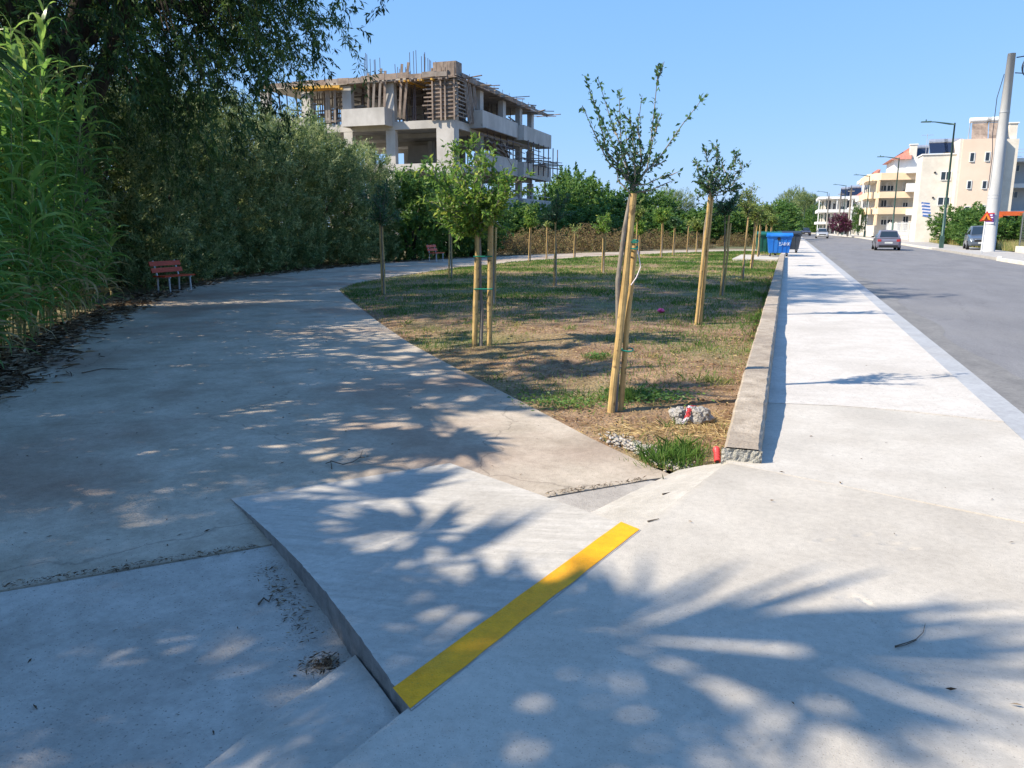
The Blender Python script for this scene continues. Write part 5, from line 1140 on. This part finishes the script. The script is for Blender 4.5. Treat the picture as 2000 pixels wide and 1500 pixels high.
for l, r, u, d in ((1839, 1856, 336, 351), (1833, 1853, 386, 400)): wpx(t, Yc, l, r, u, d)
for l, r, u, d in ((1896, 1901.5, 299, 315), (1926, 1931.5, 298, 314), (1890.5, 1895.5, 354, 368), (1920, 1925.5, 354, 368), (1885, 1892, 404, 419), (1914, 1921, 401, 417)): wpx(t, Yc - 1.2, l, r, u, d, mull=False)
for px, py in ((1826, 337), (1822, 386)): q = onY(px, py, Yc); MB().tube([(q.x, Yc - .10, q.z), (q.x, Yc + .02, q.z)], .10, 8).build('vent', M['black'], t)
for px in (1838, 1868): q = onY(px, 300, Yc); heater(t, q.x, Yc + 2.6, a.z + .1, .95)
for px, w_ in ((1916, 1.0), (1950, 1.0)):
    q = onY(px, 270, Yc - 1.2); x = q.x; z = e.z
    MB().hexa([(x - .7, Yc - .6, z), (x + .7, Yc - .6, z), (x + .7, Yc - .45, z), (x - .7, Yc - .45, z), (x - .55, Yc + .7, z + 1.7), (x + .85, Yc + .7, z + 1.7), (x + .85, Yc + .85, z + 1.7), (x - .55, Yc + .85, z + 1.7)]).build('solar_panel', M['plank'], t)  # brown of these tower panels is a reflection put into their colour
    MB().tube([(x - .8, Yc + .8, z + 2.0), (x + 1.1, Yc + .8, z + 2.0)], .27, 12).build('water_tank', M['white'], t)
    for q_ in (-.7, .9): MB().tube([(x + q_, Yc + 1.2, z), (x + q_, Yc + .9, z + 2)], .04, 5).build('stand', M['steel'], t)
q = onY(1812, 262, Yc + 5); MB().tube([(q.x, Yc + 5, a.z), (q.x, Yc + 5, q.z)], .03, 5).tube([(q.x - .6, Yc + 5, q.z - .1), (q.x + .6, Yc + 5, q.z - .1)], .02, 4).build('antenna', M['steel'], t)
# white house behind the mast
Yw = 97.0; t = thing('white_house', 'white house with grey walls and balcony slabs behind the mast at the right edge', 'house')
a = onY(1968, 322, Yw); b = onY(2080, 322, Yw)
piece('wall', M['greyw'], t, (a.x, Yw, -.3), (b.x, Yw + 12, a.z + .3))
for u, d in ((311, 318), (360, 368), (412, 419)): p1, p2 = onY(1966, u, Yw), onY(1966, d, Yw); piece('balcony_slab', M['white'], t, (a.x - .2, Yw - 1.5, p2.z), (b.x, Yw + .05, p1.z))
for l, r, u, d in ((1979, 1990, 323, 334), (1974, 1986, 375, 386)): wpx(t, Yw, l, r, u, d, m=M['shutter'])
for k in range(3): piece('roof_rail', M['steel'], t, ((a.x + b.x) / 2, Yw - 1.3, a.z + .75 + k * .35), size=(b.x - a.x, .04, .04))
# orange-banded apartment house
Yo = 128.0; t = thing('orange_apartment_house', 'apartment house with orange balcony bands and a red tiled roof corner', 'house')
xl = onY(1716, 400, Yo).x; xr = onY(1806, 400, Yo).x; zt = onY(1750, 337, Yo).z
piece('wall', M['cream'], t, (xl, Yo + 2.2, -.3), (xr + 2, Yo + 16, zt - .2)); piece('roof_slab', M['cream'], t, (xl - .1, Yo + .1, zt - .4), (xr, Yo + 16, zt - .25))
for u, d in ((337, 351), (374, 386.5), (405, 418)):
    z1, z0 = onY(1750, u, Yo).z, onY(1750, d, Yo).z
    piece('balcony_band', M['orange'], t, (xl, Yo, z0), (xr, Yo + .2, z1)); piece('balcony_floor', M['cream'], t, (xl + .05, Yo + .2, z0), (xr, Yo + 2.2, z0 + .2))
    MB().hexa([(xl - 1.6, Yo + 3.0, z0), (xl - 1.45, Yo + 3.1, z0), (xl, Yo + .2, z0), (xl - .001, Yo, z0), (xl - 1.6, Yo + 3.0, z1), (xl - 1.45, Yo + 3.1, z1), (xl, Yo + .2, z1), (xl - .001, Yo, z1)]).build('balcony_corner', M['orange'], t)
    piece('balcony_side', M['orange'], t, (xl - 1.6, Yo + 3.1, z0), (xl - 1.42, Yo + 16, z1)); piece('balcony_floor', M['cream'], t, (xl - 1.4, Yo + 3.15, z0 + .02), (xl, Yo + 16, z0 + .2))
for u, d in ((352, 374), (387, 405), (419, 440)):
    z1, z0 = onY(1750, u, Yo).z, onY(1750, d, Yo).z
    piece('pillar', M['cream'], t, (onY(1717, 0, Yo).x, Yo + .25, z0), (onY(1720, 0, Yo).x, Yo + .6, z1)); piece('pillar', M['orange'], t, (onY(1748, 0, Yo).x, Yo + .25, z0), (onY(1753, 0, Yo).x, Yo + 2.1, z1))
    for l, r in ((1722, 1730), (1735, 1744), (1765, 1772)):
        w0, w1 = onY(l, u, Yo + 2.2), onY(r, d, Yo + 2.2); w0.z -= .3; w1.z += .1; win(t, Yo + 2.2, w0, w1, shutter=random.choice((.0, .4, .9)))
for u, d in ((358, 374), (408, 420), (326, 337)):
    p1, p2 = onY(1772, u, Yo - 1.2), onY(1803, d, Yo - 1.2); piece('white_balcony', M['white'], t, (p1.x, Yo - 1.2, p2.z), (p2.x + .5, Yo - .005, p1.z))
p1 = onY(1748, 305, Yo + 3); piece('setback_wall', M['white'], t, (p1.x, Yo + 3, zt - .3), (xr + 2, Yo + 13, onY(1748, 312, Yo + 3).z)); zr = onY(1748, 312, Yo + 3).z
MB().hexa([(p1.x - .7, Yo + 2.3, zr), (xr - 2, Yo + 2.3, zr), (xr - 2, Yo + 13, zr), (p1.x - .7, Yo + 13, zr), (p1.x + 2.6, Yo + 5, zr + 1.8), (xr - 2.2, Yo + 5, zr + 1.8), (xr - 2.2, Yo + 11, zr + 1.8), (p1.x + 2.6, Yo + 11, zr + 1.8)]).build('tiled_roof', M['tile'], t)
q0, q1 = onY(1779, 283, Yo + 3.2), onY(1790, 306, Yo + 3.2); piece('chimney', M['cream'], t, (q0.x, Yo + 3.2, zr - .5), (q1.x, Yo + 4.2, q0.z)); piece('chimney_cap', M['white'], t, (q0.x - .1, Yo + 3.1, q0.z), (q1.x + .1, Yo + 4.3, q0.z + .15))
q = onY(1803, 300, Yo + 4); piece('roof_parapet', M['white'], t, (q1.x + .05, Yo + 3.1, zr - .6), (xr + 2, Yo + 3.4, zr + .25)); heater(t, q.x - .2, Yo + 5, zr + .2, 1.1)
# white-balcony house, then farther houses
def slab_house(name, label, Y, l, r, floors, m, wm, depth=14, heaters=(), ground=-.3, roof=None):
    t = thing(name, label, 'house'); x0, x1 = onY(l, 400, Y).x, onY(r, 400, Y).x; tops = [onY(l, f[0], Y).z for f in floors]
    piece('wall', wm, t, (x0 + 1.2, Y + 1.6, ground), (x1, Y + depth, tops[0] - .2))
    for u, d in floors:
        z1, z0 = onY(l, u, Y).z, onY(l, d, Y).z
        piece('balcony_band', m, t, (x0, Y, z0), (x1, Y + .2, z1)); piece('balcony_band', m, t, (x0 - .003, Y + .2, z0), (x0 + .2, Y + depth, z1)); piece('balcony_floor', M['white'], t, (x0 + .2, Y + .2, z0), (x1, Y + depth - .1, z0 + .2))
        n = 4; zz = z0 - .25
        if u != floors[-1][0] or True:
            for k in range(n):
                xx = x0 + 1.7 + (x1 - x0 - 2) * k / n; ww = (x1 - x0) / n * .5; h0 = zz - 2.2; win(t, Y + 1.6, Vector((xx, 0, zz)), Vector((xx + ww, 0, h0)), shutter=.3 * (k % 3))
            for k in range(3): yy = Y + 2.5 + k * 3.6; f = MB().box((x0 + 1.15, yy, zz - 2.2), (x0 + 1.21, yy + 1.5, zz)).build('side_window', M['glass'], t)
            for k in range(3): piece('post', M['white'], t, (x0 + .1 + (x1 - x0 - .4) * k / 2, Y + .22, z0 - 2.7), (x0 + .3 + (x1 - x0 - .4) * k / 2, Y + .42, z0))
    for hx in heaters: heater(t, onY(hx, 400, Y + 4).x, Y + 4, tops[0], 1.2)
    if roof: MB().hexa([(x0 + .8, Y + .9, tops[0]), (x1, Y + .9, tops[0]), (x1, Y + depth, tops[0]), (x0 + .8, Y + depth, tops[0]), (x0 + 3, Y + 4, tops[0] + 1.6), (x1, Y + 4, tops[0] + 1.6), (x1, Y + depth - 3, tops[0] + 1.6), (x0 + 3, Y + depth - 3, tops[0] + 1.6)]).build('tiled_roof', M['tile'], t)
    return t
slab_house('balcony_house', 'white curved-balcony house just left of the orange-banded house', 152, 1682, 1712, ((347, 353), (383, 390), (412, 418)), M['white'], M['cream'], 14, (), roof=True)
slab_house('balcony_house', 'long white balcony house with flat roof farther up the road', 186, 1598, 1672, ((384, 389), (409, 415), (433, 438)), M['white'], M['cream'], 18, (1650, 1664))
slab_house('balcony_house', 'pale house with small red roof between the two white balcony houses', 172, 1662, 1694, ((382, 388), (404, 409), (428, 433)), M['white'], M['cream'], 10, (1668,), roof=True)
# street-side low wall with white railing in front of the orange house
t = thing('railing_fence', 'white metal railing on a cream low wall along the right pavement', 'fence')
piece('base_wall', M['cream'], t, (13.7, 99, -.2), (13.95, 152, .85))
for z in (1.05, 1.95): piece('rail', M['frame'], t, (13.82, 125.5, z), size=(.05, 53, .05))
for k in range(118): piece('bar', M['frame'], t, (13.82, 99.2 + k * .45, 1.4), size=(.035, .035, 1.25))
for k in range(9): piece('post', M['cream'], t, (13.70, 99 + k * 6.5, .86), (13.98, 99.3 + k * 6.5, 2.2))
# front fence across the lot, seen end on beside the cream house
t = thing('front_railing', 'grey metal railing below the balconies left of the round bush', 'fence')
q0, q1 = onY(1775, 440, 104), onY(1800, 440, 104)
piece('rail', M['steel'], t, (q0.x - 1.2, 104, 2.0), (q1.x, 104.05, 2.06)); piece('rail', M['steel'], t, (q0.x - 1.2, 104, .5), (q1.x, 104.05, .56))
for k in range(22): piece('bar', M['steel'], t, (q0.x - 1.1 + k * .17, 104.02, 1.2), size=(.035, .035, 1.9))
# wire fence and low wall at the right edge
t = thing('wire_fence', 'wire fence with dark posts on a pale low wall at the right edge', 'fence')
piece('base_wall', M['kerb2'], t, (13.65, 40, -.2), (13.95, 57.2, .38))
for k in range(8): MB().tube([(13.8, 40.5 + k * 2.35, .38), (13.8, 40.5 + k * 2.35, 2.45)], .035, 6).build('post', M['wire'], t)
for k in range(14): piece('wire', M['wire'], t, (13.8, 48.7, .5 + k * .15), size=(.012, 17, .012))
for k in range(85): piece('wire', M['wire'], t, (13.8, 40.4 + k * .2, 1.42), size=(.010, .010, 2.0))
t = thing('orange_banner_frame', 'orange framed canopy with dark opening behind the wire fence', 'canopy')
q0, q1, q2 = onY(1949, 413, 74), onY(2040, 421, 74), onY(1956, 443, 74)
piece('top_beam', M['banner'], t, (q0.x, 74, q1.z), (q1.x, 74.4, q0.z)); piece('post', M['banner'], t, (q0.x, 73.95, q2.z - 1.2), (q2.x, 74.35, q1.z)); piece('dark_back', M['black'], t, (q2.x, 75.5, q2.z - 1.5), (q1.x, 75.6, q1.z)); piece('roof_sheet', M['banner'], t, (q0.x, 74.4, q0.z - .12), (q1.x, 77, q0.z - .02))
# Greek flag on the house corner
t = thing('flag', 'blue and white striped flag hanging from the cream house corner', 'flag'); q = onY(1804, 405, Yc - .6)
MB().tube([(q.x, Yc + .02, q.z - .9), (q.x - .1, Yc - 1.2, q.z + .6)], .02, 5).build('pole', M['frame'], t)
for k in range(9): piece('stripe', M['flagblue'] if k % 2 == 0 else M['poster_white'], t, (q.x + .1 + .03 * k, Yc - .9, q.z + .4 - k * .16), size=(.8, .03, .175), rot=(0, .12, .05))
# bushes and verge on the right
for i, (px, py, h, w, lab) in enumerate([(1826, 478, 3.4, 3.3, 'round green bush in front of the cream house, right of the road'), (1882, 482, 2.6, 3.0, 'lower spreading bush left of the concrete mast'), (1912, 480, 3.0, 3.2, 'tall loose bush behind the warning sign'), (1975, 485, 2.4, 3.6, 'olive-brown bush behind the wire fence')]):
    p = gp(px, py, 0); p = p * 1.06; bush(FG, i % 2, 'roadside_bush', lab, 'bush', (max(p.x, 15.2), p.y, -.1), i, (w / 3.6, w / 3.6, h / 5.0), 'bushes on the right side of the road')
p = gp(1665, 463, 0); bush(OL if False else FG, 1, 'clipped_tree', 'clipped column-shaped green tree in front of the pale houses', 'tree', (p.x + .6, p.y, .9), 0, (.30, .30, .74))
for i, (px, py, s, lab) in enumerate([(1630, 462, .52, 'purple bougainvillea in front of the white balcony house'), (1645, 461, .40, 'smaller purple bougainvillea right of the larger one')]):
    p = gp(px, py, 0); t = thing('bougainvillea', lab, 'shrub', (p.x + .5, p.y, .8), i, None, s); cr = FG[i][1].copy(); cr.materials.clear(); put('trunk', FG[i][0], None, t); put('crown', cr, M['bloom'], t)
for i, (px, d, h, w, lab) in enumerate([(1572, 250, 10, 9, 'grey-green tree at the far end of the road'), (1548, 290, 12, 12, 'big dark tree closing the far end of the road'), (1590, 230, 7, 6, 'green tree left of the white balcony house'), (1600, 205, 4.5, 5, 'green shrub at the foot of the white balcony house'), (1531, 210, 8, 7, 'dark tree on the left side of the far road')]):
    p = gp(px, HZ + 1.7 * 1530 / d, 0); bush(OL if i in (0, 1) else FG, i % 2, 'roadside_tree', lab, 'tree', (p.x, p.y, -.2), i * 1.9, (w / 5.2, w / 5.2, h / 5.2), 'trees at the far end of the road')
n = 16000; x = rng.uniform(13.9, 24, n); y = rng.uniform(60, 92, n); k = rng.random(n) < 1 - .5 * np.clip((y - 60) / 40, 0, 1); x, y = x[k], y[k]; n = len(x)
V = np.stack([np.stack([x - .02, y, np.full(n, -.1)], 1), np.stack([x + .02, y, np.full(n, -.1)], 1), np.stack([x + rng.normal(0, .12, n), y, rng.uniform(.25, .75, n)], 1)], 1)
tag(put('verge_grass', quads('verge_grass', V, np.arange(n * 3).reshape(n, 3), np.clip(rng.normal(.72, .2, n), 0, 1)), M['grass']), 'tall dry grass on the verge right of the road', 'grass', kind='stuff')
tag(MB().poly([(13.55, 60, -.02), (30, 60, -.02), (30, 92, -.02), (13.55, 92, -.02)]).build('verge', M['ground']), kind='structure')
tag(MB().poly([(13.55, 92, -.05), (30, 92, -.05), (30, 150, -.05), (13.55, 150, -.05)]).build('house_yards', M['pave2']), kind='structure')
